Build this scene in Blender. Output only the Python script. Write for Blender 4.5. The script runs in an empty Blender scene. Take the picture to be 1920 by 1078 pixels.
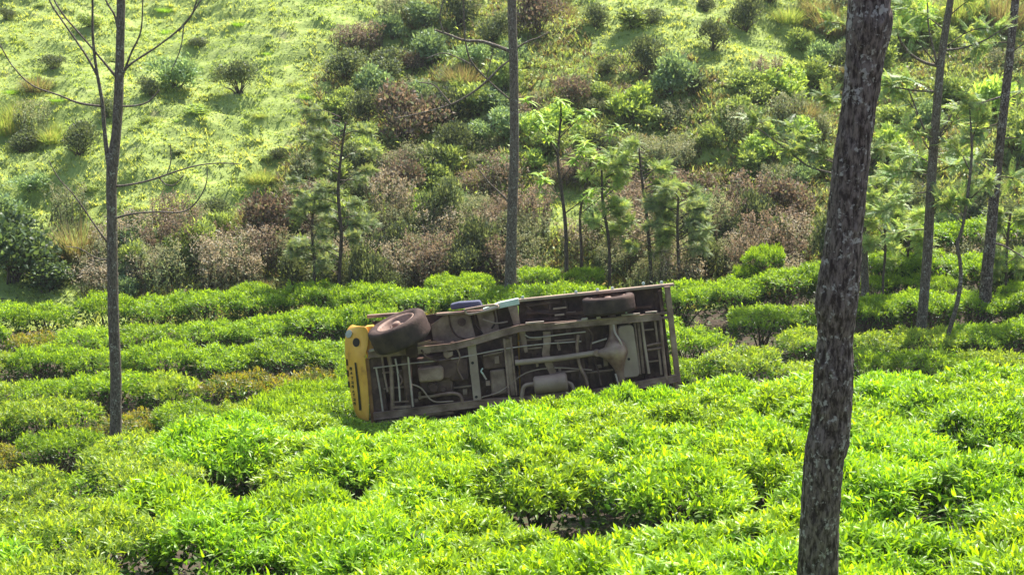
import bpy, bmesh, math, random
import numpy as np
from mathutils import Vector, Matrix, noise

RNG = np.random.default_rng(7)
random.seed(7)
S = bpy.context.scene
COL = S.collection
R = math.radians

# ------------------------------------------------------------------ camera, sky, sun, exposure
CAM = np.array([0.0, 0.0, 10.0])
PITCH = R(15.0)
F = 3075.0                                   # focal length in pixels of the 1920 wide photograph
FW = np.array([0, math.cos(PITCH), -math.sin(PITCH)])
UP = np.array([0, math.sin(PITCH), math.cos(PITCH)])
RT = np.array([1.0, 0, 0])
cam = bpy.data.cameras.new('camera')
cam.sensor_width = 36.0
cam.lens = 36.0 * F / 1920.0
cam.clip_start = 0.1
cam.clip_end = 1000
camo = bpy.data.objects.new('camera', cam)
camo.location = CAM
camo.rotation_euler = (R(90) - PITCH, 0, 0)
COL.objects.link(camo)
S.camera = camo

SUN_EL, SUN_AZ = R(57), R(30)                # azimuth from +Y towards +X: sun beyond the truck, a little to the right
world = bpy.data.worlds.new('World')
S.world = world
world.use_nodes = True
wn = world.node_tree
sky = wn.nodes.new('ShaderNodeTexSky')
sky.sky_type = 'NISHITA'
sky.sun_disc = False
sky.sun_elevation = SUN_EL
sky.sun_rotation = SUN_AZ
sky.air_density = 1.2
sky.dust_density = 2.0
bg = wn.nodes['Background']
bg.inputs['Strength'].default_value = 0.11
wn.links.new(sky.outputs[0], bg.inputs['Color'])
sl = bpy.data.lights.new('sun', 'SUN')
sl.energy = 5.0
sl.angle = R(0.55)
sl.color = (1.0, 0.95, 0.86)
so = bpy.data.objects.new('sun', sl)
sd = Vector((math.sin(SUN_AZ) * math.cos(SUN_EL), math.cos(SUN_AZ) * math.cos(SUN_EL), math.sin(SUN_EL)))
so.rotation_euler = sd.to_track_quat('Z', 'Y').to_euler()
so.location = (10, 30, 40)
COL.objects.link(so)
vs = S.view_settings
vs.view_transform = 'Standard'
vs.look = 'None'
vs.exposure = 1.2
vs.gamma = 1.0
vs.use_curve_mapping = False
S.cycles.max_bounces = 6
S.cycles.diffuse_bounces = 3
S.cycles.transmission_bounces = 4
S.cycles.caustics_reflective = False
S.cycles.caustics_refractive = False

# ------------------------------------------------------------------ geometry of the place
def ray(px, py):
    return FW + (px - 960) / F * RT - (py - 539) / F * UP

def at(px, py, y):
    d = ray(px, py)
    return CAM + d * (y / d[1])

def project(p):
    q = np.asarray(p) - CAM
    d = q @ FW
    return 960 + F * (q @ RT) / d, 539 - F * (q @ UP) / d, d

EDX = np.array([-40, -7.5, -5.3, -4.6, -3.7, -2.7, -2.3, 6.0, 12, 40])
EDY = np.array([10, 11.3, 14.6, 17.7, 19.6, 21.6, 23.4, 23.4, 23.0, 23])

def sstep(t):
    t = np.clip(t, 0, 1)
    return t * t * (3 - 2 * t)

def ground(x, y):
    x = np.asarray(x, float)
    y = np.asarray(y, float)
    a = 4.15 - 0.20 * (y - 10.9) + 0.055 * np.clip(x, -6, 8) + 0.02 * np.clip(11 - y, 0, 40) ** 1.35
    ed = np.interp(x, EDX, EDY)
    floor = 1.0 + 0.03 * np.clip(x, -20, 20) - 0.03 * (y - 28)
    floor = floor + 0.75 * sstep((x - 3) / 4) * sstep((y - 27.5) / 5)
    w = sstep((y - ed) / 2.0)
    h = a * (1 - w) + floor * w
    yh = 31.3 + 2.2 * sstep((x - 4) / 5)
    t = y - yh
    hill = 0.40 * (np.sqrt(t * t + 1.2) + t) / 2 * (1 - 0.0016 * np.clip(t, 0, 100))
    und = (0.30 * np.sin(0.55 * x + 1.3 + 0.2 * y) * np.sin(0.42 * y + 0.7 - 0.1 * x) + 0.14 * np.sin(1.25 * x + 0.5 * y)
           + 0.10 * np.sin(1.9 * y + 0.8 * np.sin(0.7 * x))+ 0.05 * np.sin(2.9 * x - 1.7 * y + 2))
    lump = 0.045 * np.sin(6.1 * y + 1.9 * np.sin(1.6 * x)) + 0.035 * np.sin(5.3 * x + 3.1 * np.sin(2.3 * y)) * np.sin(4.7 * y + 1.0)
    lump = lump + 0.055 * np.sin(3.3 * x + 2.1 * np.sin(2.9 * y) + 1) * np.sin(8.3 * y + 2.2 * np.sin(1.9 * x)) + .03 * np.sin(7.7 * x + 2 * y) * np.sin(12.1 * y + 3 * np.sin(2.2 * x))
    h = h + hill + (und + lump) * sstep(t / 5) + 0.02 * np.sin(3.1 * x + y) * np.sin(2.7 * y)
    h = h + 0.10 * np.sin(.9 * x + .6 * y) * np.sin(.75 * y + 1) * (y < 20)*sstep((20-y)/2)
    return h

def g(x, y):
    return float(ground(x, y))

def ground_at(px, py, y0=9.0):
    d = ray(px, py)
    y = y0
    while y < 130:
        p = CAM + d * (y / d[1])
        if p[2] < g(p[0], y):
            return p
        y += 0.08
    return p

# ------------------------------------------------------------------ object helpers
def tag(o, label=None, cat=None, group=None, kind=None):
    if label: o['label'] = label
    if cat: o['category'] = cat
    if group: o['group'] = group
    if kind: o['kind'] = kind
    return o

def link(name, me, parent=None, mat=None):
    o = bpy.data.objects.new(name, me)
    COL.objects.link(o)
    if parent is not None: o.parent = parent
    if mat is not None:
        me.materials.append(mat)
    return o

def empty(name, loc, label=None, cat=None, group=None, rot=(0, 0, 0), sc=(1, 1, 1)):
    o = bpy.data.objects.new(name, None)
    COL.objects.link(o)
    o.location = loc
    o.rotation_euler = rot
    o.scale = sc
    o.empty_display_size = 0.2
    return tag(o, label, cat, group)

class MB:
    """collects vertices and faces with a colour per vertex"""
    def __init__(s):
        s.V = []; s.C = []; s.Fs = []; s.n = 0
    def add(s, V, Fc, col):
        V = np.asarray(V, float).reshape(-1, 3)
        C = np.broadcast_to(np.asarray(col, float), (len(V), 3))
        s.V.append(V); s.C.append(C); s.Fs.append(np.asarray(Fc, int) + s.n); s.n += len(V)
    def mesh(s, name, smooth=False):
        me = bpy.data.meshes.new(name)
        V = np.concatenate(s.V); C = np.concatenate(s.C)
        me.vertices.add(len(V)); me.vertices.foreach_set('co', V.astype(np.float32).ravel())
        li = np.concatenate([f.ravel() for f in s.Fs])
        tot = np.concatenate([np.full(len(f), f.shape[1]) for f in s.Fs])
        st = np.concatenate([[0], np.cumsum(tot)[:-1]])
        me.loops.add(len(li)); me.loops.foreach_set('vertex_index', li.astype(np.int32))
        me.polygons.add(len(tot)); me.polygons.foreach_set('loop_start', st.astype(np.int32))
        me.polygons.foreach_set('loop_total', tot.astype(np.int32))
        if smooth: me.polygons.foreach_set('use_smooth', np.ones(len(tot), bool))
        a = me.color_attributes.new('tint', 'FLOAT_COLOR', 'POINT')
        a.data.foreach_set('color', np.concatenate([C, np.ones((len(C), 1))], 1).astype(np.float32).ravel())
        me.update(calc_edges=True)
        return me

def unit(v):
    return v / np.maximum(np.linalg.norm(v, axis=-1, keepdims=True), 1e-9)

TEMPL = {
    'long': (np.array([(0, 0), (.3, -1), (.3, 0), (.3, 1), (.68, -.75), (.68, 0), (.68, .75), (1, 0)], float),
             [(0, 2, 1), (0, 3, 2), (1, 2, 5), (1, 5, 4), (2, 3, 6), (2, 6, 5), (4, 5, 7), (5, 6, 7)]),
    'short': (np.array([(0, 0), (.45, -1), (.45, 0), (.45, 1), (1, 0)], float), [(0, 2, 1), (0, 3, 2), (1, 2, 4), (2, 3, 4)]),
    'flat': (np.array([(0, 0), (.45, -1), (1, 0), (.45, 1)], float), [(0, 3, 1), (3, 2, 1)]),
    'blade': (np.array([(0, -1), (0, 1), (1, 0)], float), [(0, 1, 2)]),
    'blade2': (np.array([(0, -1), (0, 1), (.55, -.7), (.55, .7), (1, 0)], float), [(0, 1, 3), (0, 3, 2), (2, 3, 4)]),
}

def leaves(mb, P, D, N, L, W, droop, col, kind='short', fold=0.35):
    n = len(P)
    T, Fc = TEMPL[kind]
    D = unit(D); Sd = unit(np.cross(D, N)); N = np.cross(Sd, D)
    L = np.broadcast_to(L, (n,))[:, None, None]; W = np.broadcast_to(W, (n,))[:, None, None]
    dr = np.broadcast_to(droop, (n,))[:, None, None]
    t = T[None, :, 0:1]; s = T[None, :, 1:2]
    V = P[:, None] + D[:, None] * L * t + Sd[:, None] * W * s + N[:, None] * (-dr * L * t ** 2 + fold * W * np.abs(s))
    k = len(T)
    Fa = np.array(Fc)[None] + (np.arange(n) * k)[:, None, None]
    C = np.repeat(np.broadcast_to(col, (n, 3)), k, axis=0)
    mb.add(V.reshape(-1, 3), Fa.reshape(-1, 3), C)

def rdir(n, rng):
    return unit(rng.normal(size=(n, 3)))

def jitter(col, n, rng, v=.18, h=.08):
    c = np.array(col)[None] * (1 + v * rng.normal(size=(n, 1))) * (1 + h * rng.normal(size=(n, 3)))
    return np.clip(c, 0.003, 1)

def tube(mb, pts, rad, seg=6, col=(1, 1, 1), cap=True):
    pts = np.asarray(pts, float); rad = np.broadcast_to(rad, (len(pts),))
    t = unit(np.gradient(pts, axis=0))
    ref = np.array([0, 0, 1.0]) if abs(t[0][2]) < .8 else np.array([0, 1.0, 0])
    V = []
    for i in range(len(pts)):
        a = ref - t[i] * np.dot(ref, t[i]); a = a / max(np.linalg.norm(a), 1e-9); b = np.cross(t[i], a)
        ref = a
        th = np.arange(seg) / seg * 2 * math.pi
        V.append(pts[i] + rad[i] * (np.cos(th)[:, None] * a + np.sin(th)[:, None] * b))
    V = np.concatenate(V)
    i = np.arange(len(pts) - 1)[:, None] * seg; j = np.arange(seg)[None]; j2 = (j + 1) % seg
    Fc = np.stack([i + j, i + j2, i + seg + j2, i + seg + j], -1).reshape(-1, 4)
    mb.add(V, Fc, col)
    if cap:
        mb.add(V[-seg:], [list(range(seg))], col); mb.add(V[:seg], [list(range(seg))[::-1]], col)

def smooth_pts(P, n):
    """Catmull-Rom through the rows of P (any number of columns)"""
    P = np.asarray(P, float)
    Q = np.vstack([2 * P[0] - P[1], P, 2 * P[-1] - P[-2]])
    out = []
    for i in range(1, len(Q) - 2):
        for k in range(n):
            t = k / n
            a, b, c, d = Q[i - 1], Q[i], Q[i + 1], Q[i + 2]
            out.append(.5 * ((2 * b) + (-a + c) * t + (2 * a - 5 * b + 4 * c - d) * t * t + (-a + 3 * b - 3 * c + d) * t ** 3))
    out.append(P[-1])
    return np.array(out)

# ------------------------------------------------------------------ materials
def nodes(name):
    m = bpy.data.materials.new(name)
    m.use_nodes = True
    nt = m.node_tree
    return m, nt, nt.nodes['Principled BSDF']

def N(nt, t, **kw):
    n = nt.nodes.new(t)
    for k, v in kw.items():
        if k in n.inputs: n.inputs[k].default_value = v
        else: setattr(n, k, v)
    return n

def leaf_mat(name, trans=0.45, tint=(1.25, 1.15, 0.45), rough=0.42, spec=0.4, var=0.2):
    m, nt, p = nodes(name)
    L = nt.links
    a = N(nt, 'ShaderNodeAttribute', attribute_name='tint')
    oi = N(nt, 'ShaderNodeObjectInfo')
    mr = N(nt, 'ShaderNodeMapRange'); mr.inputs['To Min'].default_value = 1 - var; mr.inputs['To Max'].default_value = 1 + var
    L.new(oi.outputs['Random'], mr.inputs['Value'])
    h = N(nt, 'ShaderNodeHueSaturation')
    L.new(a.outputs['Color'], h.inputs['Color']); L.new(mr.outputs[0], h.inputs['Value'])
    L.new(h.outputs[0], p.inputs['Base Color'])
    p.inputs['Roughness'].default_value = rough
    p.inputs['Specular IOR Level'].default_value = spec
    mul = N(nt, 'ShaderNodeMix', data_type='RGBA', blend_type='MULTIPLY')
    mul.inputs['Factor'].default_value = 1.0
    L.new(h.outputs[0], mul.inputs['A']); mul.inputs['B'].default_value = (*tint, 1)
    tr = N(nt, 'ShaderNodeBsdfTranslucent')
    L.new(mul.outputs['Result'], tr.inputs['Color'])
    mx = N(nt, 'ShaderNodeMixShader'); mx.inputs[0].default_value = trans
    L.new(p.outputs[0], mx.inputs[1]); L.new(tr.outputs[0], mx.inputs[2])
    L.new(mx.outputs[0], nt.nodes['Material Output'].inputs[0])
    return m

M_TEA = leaf_mat('tea_leaf', 0.52, (1.75, 1.55, 0.4), 0.4, 0.45, 0.10)
M_LEAF = leaf_mat('wild_leaf', 0.45, (1.4, 1.3, 0.6), 0.5, 0.4, 0.2)
M_GRASS = leaf_mat('grass_blade', 0.5, (1.35, 1.25, 0.6), 0.55, 0.25, 0.0)
M_DRY = leaf_mat('dry_weed', 0.35, (1.25, 1.1, 0.85), 0.6, 0.3, 0.15)

def bark_mat(name, dark, light, lichen, sc=1.0, lich=0.55, bump=0.6):
    m, nt, p = nodes(name)
    L = nt.links
    tc = N(nt, 'ShaderNodeTexCoord')
    mp = N(nt, 'ShaderNodeMapping'); mp.inputs['Scale'].default_value = (sc * 46, sc * 46, sc * 15)
    L.new(tc.outputs['Object'], mp.inputs[0])
    n1 = N(nt, 'ShaderNodeTexNoise', Scale=1.0, Detail=6.0, Roughness=0.65); L.new(mp.outputs[0], n1.inputs['Vector'])
    n2 = N(nt, 'ShaderNodeTexNoise', Scale=9.0 * sc, Detail=5.0, Roughness=0.7); L.new(tc.outputs['Object'], n2.inputs['Vector'])
    n3 = N(nt, 'ShaderNodeTexNoise', Scale=32.0 * sc, Detail=3.0, Roughness=0.6); L.new(tc.outputs['Object'], n3.inputs['Vector'])
    r1 = N(nt, 'ShaderNodeValToRGB'); r1.color_ramp.elements[0].position = .42; r1.color_ramp.elements[1].position = .60
    r1.color_ramp.elements[0].color = (*dark, 1); r1.color_ramp.elements[1].color = (*light, 1)
    L.new(n1.outputs[0], r1.inputs[0])
    mu = N(nt, 'ShaderNodeMath', operation='MULTIPLY'); L.new(n2.outputs[0], mu.inputs[0]); L.new(n3.outputs[0], mu.inputs[1])
    r2 = N(nt, 'ShaderNodeValToRGB'); r2.color_ramp.elements[0].position = lich * .55; r2.color_ramp.elements[1].position = lich * .55 + .05
    L.new(mu.outputs[0], r2.inputs[0])
    mx = N(nt, 'ShaderNodeMix', data_type='RGBA')
    L.new(r2.outputs[0], mx.inputs['Factor']); L.new(r1.outputs[0], mx.inputs['A']); mx.inputs['B'].default_value = (*lichen, 1)
    L.new(mx.outputs['Result'], p.inputs['Base Color'])
    p.inputs['Roughness'].default_value = .9
    p.inputs['Specular IOR Level'].default_value = .2
    b = N(nt, 'ShaderNodeBump', Strength=bump, Distance=.012); L.new(n1.outputs[0], b.inputs['Height'])
    L.new(b.outputs[0], p.inputs['Normal'])
    return m

M_BARK = bark_mat('rough_bark', (.042, .029, .025), (.20, .155, .135), (.36, .33, .30), 1.0, .545, 1.0)
M_BARK2 = bark_mat('slim_bark', (.08, .062, .048), (.20, .165, .13), (.34, .33, .27), 1.2, .56)
M_TWIG = bark_mat('twig_bark', (.06, .045, .035), (.14, .11, .09), (.22, .2, .18), 1.0, .7)
M_STEM = bark_mat('tea_stem', (.05, .035, .025), (.13, .10, .08), (.28, .27, .24), 1.0, .6)

def ramp_mat(name, stops, scale=3.0, rough=.9, detail=8.0, bump=.5, dist=.05, spec=.2, metal=0.0, scale2=None, stretch=(1, 1, 1)):
    m, nt, p = nodes(name)
    L = nt.links
    tc = N(nt, 'ShaderNodeTexCoord')
    mp = N(nt, 'ShaderNodeMapping'); mp.inputs['Scale'].default_value = stretch
    L.new(tc.outputs['Object'], mp.inputs[0])
    n1 = N(nt, 'ShaderNodeTexNoise', Scale=scale, Detail=detail, Roughness=.62); L.new(mp.outputs[0], n1.inputs['Vector'])
    r = N(nt, 'ShaderNodeValToRGB')
    e = r.color_ramp.elements
    e[0].position, e[0].color = stops[0][0], (*stops[0][1], 1)
    e[1].position, e[1].color = stops[-1][0], (*stops[-1][1], 1)
    for s_, c_ in stops[1:-1]:
        k = e.new(s_); k.color = (*c_, 1)
    L.new(n1.outputs[0], r.inputs[0])
    L.new(r.outputs[0], p.inputs['Base Color'])
    n2 = N(nt, 'ShaderNodeTexNoise', Scale=scale2 or scale * 6, Detail=6.0, Roughness=.6); L.new(tc.outputs['Object'], n2.inputs['Vector'])
    b = N(nt, 'ShaderNodeBump', Strength=bump, Distance=dist); L.new(n2.outputs[0], b.inputs['Height'])
    L.new(b.outputs[0], p.inputs['Normal'])
    p.inputs['Roughness'].default_value = rough
    p.inputs['Metallic'].default_value = metal
    p.inputs['Specular IOR Level'].default_value = spec
    return m

M_SOIL = ramp_mat('brown_soil', [(.3, (.035, .024, .018)), (.5, (.07, .05, .035)), (.62, (.05, .065, .022))], 2.5)
M_HILL = ramp_mat('grassy_soil', [(.32, (.14, .18, .05)), (.5, (.25, .32, .08)), (.62, (.31, .37, .11)), (.72, (.26, .26, .11))], 1.1, detail=9, scale2=14, dist=.08)

# ------------------------------------------------------------------ ground sheets
def sheet(name, xs, ys, mat):
    X, Y = np.meshgrid(xs, ys)
    Z = ground(X, Y)
    nx, ny = len(xs), len(ys)
    V = np.stack([X, Y, Z], -1).reshape(-1, 3)
    i = np.arange(ny - 1)[:, None] * nx; j = np.arange(nx - 1)[None]
    Fc = np.stack([i + j, i + j + 1, i + nx + j + 1, i + nx + j], -1).reshape(-1, 4)
    mb = MB(); mb.add(V, Fc, (1, 1, 1))
    return tag(link(name, mb.mesh(name, True), None, mat), kind='structure')

xs = np.concatenate([np.linspace(-60, -20, 16)[:-1], np.linspace(-20, 20, 240), np.linspace(20, 60, 16)[1:]])
sheet('ground', xs, np.concatenate([np.linspace(-25, 6, 16)[:-1], np.linspace(6, 31, 100)]), M_SOIL)
sheet('hillside', xs, np.concatenate([np.linspace(31, 52, 240)[:-1], np.linspace(52, 95, 30)]), M_HILL)

# ------------------------------------------------------------------ thin sunlit haze over the valley
def haze(density):
    bm = bmesh.new()
    bmesh.ops.create_cube(bm, size=1.0, matrix=Matrix.Translation((0, 34, 14)) @ Matrix.Diagonal((124, 126, 32, 1)))
    me = bpy.data.meshes.new('haze'); bm.to_mesh(me); bm.free()
    m = bpy.data.materials.new('haze_air'); m.use_nodes = True
    nt = m.node_tree
    nt.nodes.remove(nt.nodes['Principled BSDF'])
    v = nt.nodes.new('ShaderNodeVolumePrincipled')
    v.inputs['Color'].default_value = (.86, .90, .95, 1)
    v.inputs['Density'].default_value = density
    v.inputs['Anisotropy'].default_value = .35
    nt.links.new(v.outputs[0], nt.nodes['Material Output'].inputs['Volume'])
    tag(link('haze', me, None, m), kind='stuff')
haze(.00045)

# ------------------------------------------------------------------ tea bushes
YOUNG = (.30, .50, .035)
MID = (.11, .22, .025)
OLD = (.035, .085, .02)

def tea_meshes(rad, hgt, n_shoot, n_mid, n_old, kind, seed, young=YOUNG, sz=1.0, gap=0.0, flat=.26, pw=3, yr=1.0):
    rng = np.random.default_rng(seed)
    ph = rng.uniform(0, 6.28, 6)
    def outline(th):
        return rad * (1 + .09 * np.sin(2 * th + ph[0]) + .08 * np.sin(3 * th + ph[1]) + .05 * np.sin(5 * th + ph[2]))
    def top(x, y, q):
        return hgt * (1 - flat * q ** pw) + .06 * np.sin(7 * x + ph[3]) * np.sin(6 * y + ph[4]) + .02 * np.sin(15 * x + 9 * y)
    mb = MB()
    # young shoots
    n = n_shoot
    th = rng.uniform(0, 6.283, n); q = np.sqrt(rng.uniform(0, 1.05, n))
    x, y = outline(th) * q * np.cos(th), outline(th) * q * np.sin(th)
    keep = (np.sin(5.2 * x + ph[5]) * np.sin(4.7 * y + ph[0])) > -1 + gap + rng.uniform(-.2, .2, n)
    x, y, q, th = x[keep], y[keep], q[keep], th[keep]; n = len(x)
    base = np.stack([x, y, top(x, y, q) - .03 * sz + rng.normal(0, .03, n)], 1)
    axis = unit(np.stack([.5 * q ** 3 * np.cos(th), .5 * q ** 3 * np.sin(th), np.ones(n)], 1) + .36 * rng.normal(size=(n, 3)))
    tone = rng.uniform(0, 1, n)
    for k in range(4):
        az = k * 2.4 + rng.uniform(0, 6.28, n)
        r0 = unit(np.cross(axis, np.stack([np.cos(az), np.sin(az), np.full(n, .1)], 1)))
        sp = (.35, .75, 1.1, 1.5)[k] + rng.normal(0, .15, n)
        d = unit(axis + r0 * sp[:, None])
        L = sz * (.055, .075, .085, .085)[k] * rng.uniform(.7, 1.3, n)
        P = base + axis * (sz * (.055, .035, .015, 0)[k])
        c = np.array(young)[None] * (1 - (tone * .35)[:, None]) if k < 2 else np.array(young)[None] * .45 + np.array(MID)[None] * .5
        c = c * (1 + .13 * rng.normal(size=(n, 1)))
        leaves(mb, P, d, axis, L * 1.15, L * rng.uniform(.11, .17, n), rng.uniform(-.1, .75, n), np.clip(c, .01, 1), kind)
    # maintenance leaves just under the plucking table and round the rim
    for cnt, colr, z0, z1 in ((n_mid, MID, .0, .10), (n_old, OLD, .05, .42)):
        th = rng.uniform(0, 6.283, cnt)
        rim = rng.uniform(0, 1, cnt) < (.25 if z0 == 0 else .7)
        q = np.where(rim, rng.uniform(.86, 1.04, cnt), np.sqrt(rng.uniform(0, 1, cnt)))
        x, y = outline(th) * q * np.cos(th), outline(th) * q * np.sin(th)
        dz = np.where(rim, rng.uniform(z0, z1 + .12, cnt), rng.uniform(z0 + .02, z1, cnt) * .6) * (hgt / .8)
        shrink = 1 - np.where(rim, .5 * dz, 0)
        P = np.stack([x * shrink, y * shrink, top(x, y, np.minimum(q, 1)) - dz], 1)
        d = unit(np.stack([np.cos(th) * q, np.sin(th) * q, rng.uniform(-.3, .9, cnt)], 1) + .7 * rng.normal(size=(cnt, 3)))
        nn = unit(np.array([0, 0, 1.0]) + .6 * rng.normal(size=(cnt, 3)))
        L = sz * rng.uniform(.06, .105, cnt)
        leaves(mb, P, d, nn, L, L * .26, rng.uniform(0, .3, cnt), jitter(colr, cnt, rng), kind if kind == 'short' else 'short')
    mb.V = [v * np.array([1, yr, 1]) for v in mb.V]
    fol = mb.mesh('tea_foliage'); fol.materials.append(M_TEA)
    sb = MB()
    for k in range(9):
        a = rng.uniform(0, 6.28); rr = rad * rng.uniform(.25, .8)
        p0 = np.array([rng.normal(0, .04), rng.normal(0, .04), -.1])
        p1 = np.array([.35 * rr * math.cos(a), .35 * rr * math.sin(a), .35 * hgt]) + rng.normal(0, .03, 3)
        p2 = np.array([rr * math.cos(a), rr * math.sin(a), .9 * hgt]) + rng.normal(0, .04, 3)
        tube(sb, smooth_pts([p0, p1, p2], 3), np.linspace(.022, .006, 7), 5)
        for b in range(3):
            q0 = p1 + (p2 - p1) * rng.uniform(0, .6)
            q1 = q0 + np.array([rng.normal(0, .14), rng.normal(0, .14), rng.uniform(.15, .3)])
            tube(sb, [q0, q1], [.008, .003], 4)
    st = sb.mesh('tea_stem', True); st.materials.append(M_STEM)
    return fol, st

NEAR = [tea_meshes(.64, .82, 1350, 620, 600, 'long', 100 + i, (.32 + .025 * (i % 3), .55, .03), 1.0, .36, .26, 3) for i in range(8)]
MIDV = [tea_meshes(.62, .80, 760, 560, 520, 'short', 200 + i, (.29, .46, .045), .88, .20, .12, 5, .76) for i in range(6)]
PALE = [tea_meshes(.62, .76, 700, 520, 460, 'short', 300 + i, (.35, .48, .08), .86, .20, .12, 5, .76) for i in range(4)]
BROWN = [tea_meshes(.58, .70, 430, 420, 420, 'short', 400 + i, (.30, .27, .07), .95, .25, .12, 5, .88) for i in range(2)]
FAMILY = {'near': NEAR, 'mid': MIDV, 'pale': PALE, 'brown': BROWN}
TEA = []

def tea_bush(x, y, fam, row, sr=1.0, sh=1.0, zone='', z=None, tilt=0.0):
    fol, st = FAMILY[fam][random.randrange(len(FAMILY[fam]))]
    root = empty('tea_bush', (x, y, g(x, y) if z is None else z), None, 'tea bush', 'tea bushes of the plantation',
                 (random.uniform(-.06, .06) + tilt, random.uniform(-.06, .06), random.uniform(0, 6.28) if fam == 'near' else random.choice((0, math.pi)) + random.uniform(-.25, .25)), (sr, sr, sh))
    link('foliage', fol, root); link('stem', st, root)
    TEA.append((row, x, y, fam, zone, root, sh))
    return root

GAPS = [(985, 862, .62), (770, 872, .5), (390, 893, .6), (1410, 955, .55), (1485, 905, .55), (560, 1046, .6), (290, 1040, .6), (1650, 880, .5), (130, 985, .5), (1790, 850, .5), (860, 968, .3), (1120, 1005, .3), (1240, 870, .4), (470, 950, .45), (200, 920, .5), (60, 930, .5), (1000, 940, .35), (1830, 980, .5), (1350, 800, .5), (640, 905, .4)]
def canopy_at(px, py):
    d = ray(px, py); y = 8.0
    while y < 60:
        p = CAM + d * (y / d[1])
        if p[2] < g(p[0], y) + .72: return p
        y += .05
    return p
GAPW = [(canopy_at(a, b), r * 1.08) for a, b, r in GAPS]
BOX = (-2.55, 2.45, 20.45, 23.0)             # where the truck lies

def front_limit(x):
    return float(np.interp(x, EDX, EDY))

row = 0
y = 8.3
while y < 20.0:
    hw = .37 * y + 1.4
    x = -hw + random.uniform(0, .5)
    while x < hw:
        xx = x + random.uniform(-.12, .12); yy = y + .14 * math.sin(x * 1.3 + row) + random.uniform(-.12, .12)
        if yy < front_limit(xx) - .2:
            sr, sh = random.uniform(.93, 1.18), random.uniform(.90, 1.10)
            for p, r in GAPW:
                dd = math.hypot(xx - p[0], yy - p[1])
                if dd < r: sr = 0
            if yy > 16.6 and -3.0 < xx < -.9: sh *= .78
            if sr and yy > 19.2 and xx > -2.6 and xx < 2.4: sr = 0
            if sr:
                tea_bush(xx, yy, 'near' if project((xx, yy, g(xx, yy) + .8))[0] > 330 or random.random() < .35 else 'pale', row, sr, sh, 'front')
        x += 1.13 * random.uniform(.93, 1.07)
    y += 1.15; row += 1

# the crest of tea that hides the lower edge of the truck
for px, py in ((560, 830), (640, 850), (715, 864), (790, 856), (862, 792), (940, 782), (1020, 762), (1100, 750), (1175, 737), (1235, 742), (1320, 752), (1400, 748)):
    yy = 19.75 + random.uniform(-.15, .15)
    p = at(px, py, yy)
    h = p[2] - g(p[0], yy)
    tea_bush(p[0], yy, 'near', row, .72, max(.35, h / .86), 'crest')
for px, py, yy in ((652, 826, 20.5), (712, 834, 20.4), (762, 830, 20.45), (596, 792, 20.7), (540, 800, 20.4), (606, 752, 22.0), (540, 762, 21.8), (470, 800, 20.6), (628, 728, 23.2), (560, 735, 23.0)):
    p = at(px, py, yy)
    tea_bush(p[0], yy, 'mid', row + 1, .9, max(.5, (p[2] - g(p[0], yy)) / .82), 'crest')
row += 1
# rows on the valley floor
y = 11.9; low = 0
while y < 33.6:
    hw = .36 * y + 1.6
    x = -hw + random.uniform(0, .6)
    while x < hw:
        xx = x + random.uniform(-.1, .1); yy = y + .25 * math.sin(.5 * x + low * .9) + random.uniform(-.08, .08)
        ed = front_limit(xx)
        far = 30.7 + 1.6 * float(sstep((xx - 4) / 4)) + (.8 if -9 < xx < -3 else 0) * 0
        ok = yy > ed + (.6 if xx < -2.2 else 1.1) and yy < far
        if ok and BOX[0] + .2 < xx < BOX[1] + .5 and yy < 24.4: ok = False
        if ok:
            pxx, pyy, _ = project((xx, yy, g(xx, yy) + .6))
            fam = 'mid'
            r_ = random.random()
            if pxx < 620 and pyy > 690 and r_ < .6: fam = 'pale'
            if 420 < pxx < 620 and 690 < pyy < 745: fam = 'brown'
            if pxx > 1250 and pyy > 640 and r_ < .65: fam = 'pale'
            if r_ > .95: fam = 'brown'
            if random.random() > .015:
                tea_bush(xx, yy, fam, 100 + low, random.uniform(.9, 1.1), random.uniform(.85, 1.12), 'valley')
        x += .98 * random.uniform(.94, 1.10)
    y += 1.66; low += 1
# bushes beyond the last full row
for px, py, w in ((690, 600, 80), (835, 585, 85), (890, 580, 75), (1010, 570, 90), (1095, 572, 80), (475, 600, 85), (1435, 560, 85), (1400, 566, 60), (1690, 580, 90), (1760, 590, 80), (1640, 590, 80), (1905, 600, 80)):
    p = ground_at(px, py)
    s_ = w / (F / p[1]) / 1.25
    tea_bush(p[0], p[1], 'mid', 200, s_, 1.15 if px == 1435 else .8, 'edge')

ORD = ['first', 'second', 'third', 'fourth', 'fifth', 'sixth', 'seventh', 'eighth', 'ninth', 'tenth', 'eleventh', 'twelfth', 'thirteenth', 'fourteenth', 'fifteenth', 'sixteenth',
       'seventeenth', 'eighteenth', 'nineteenth', 'twentieth', 'twenty-first', 'twenty-second', 'twenty-third', 'twenty-fourth', 'twenty-fifth', 'twenty-sixth', 'twenty-seventh', 'twenty-eighth', 'twenty-ninth', 'thirtieth', 'thirty-first', 'thirty-second', 'thirty-third', 'thirty-fourth', 'thirty-fifth', 'thirty-sixth', 'thirty-seventh', 'thirty-eighth', 'thirty-ninth', 'fortieth', 'forty-first', 'forty-second', 'forty-third', 'forty-fourth', 'forty-fifth', 'forty-sixth', 'forty-seventh', 'forty-eighth', 'forty-ninth', 'fiftieth']
LOOK = {'near': 'lush bright green', 'mid': 'clipped mid green', 'pale': 'pale yellowish green', 'brown': 'brownish half-bare'}

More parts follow.
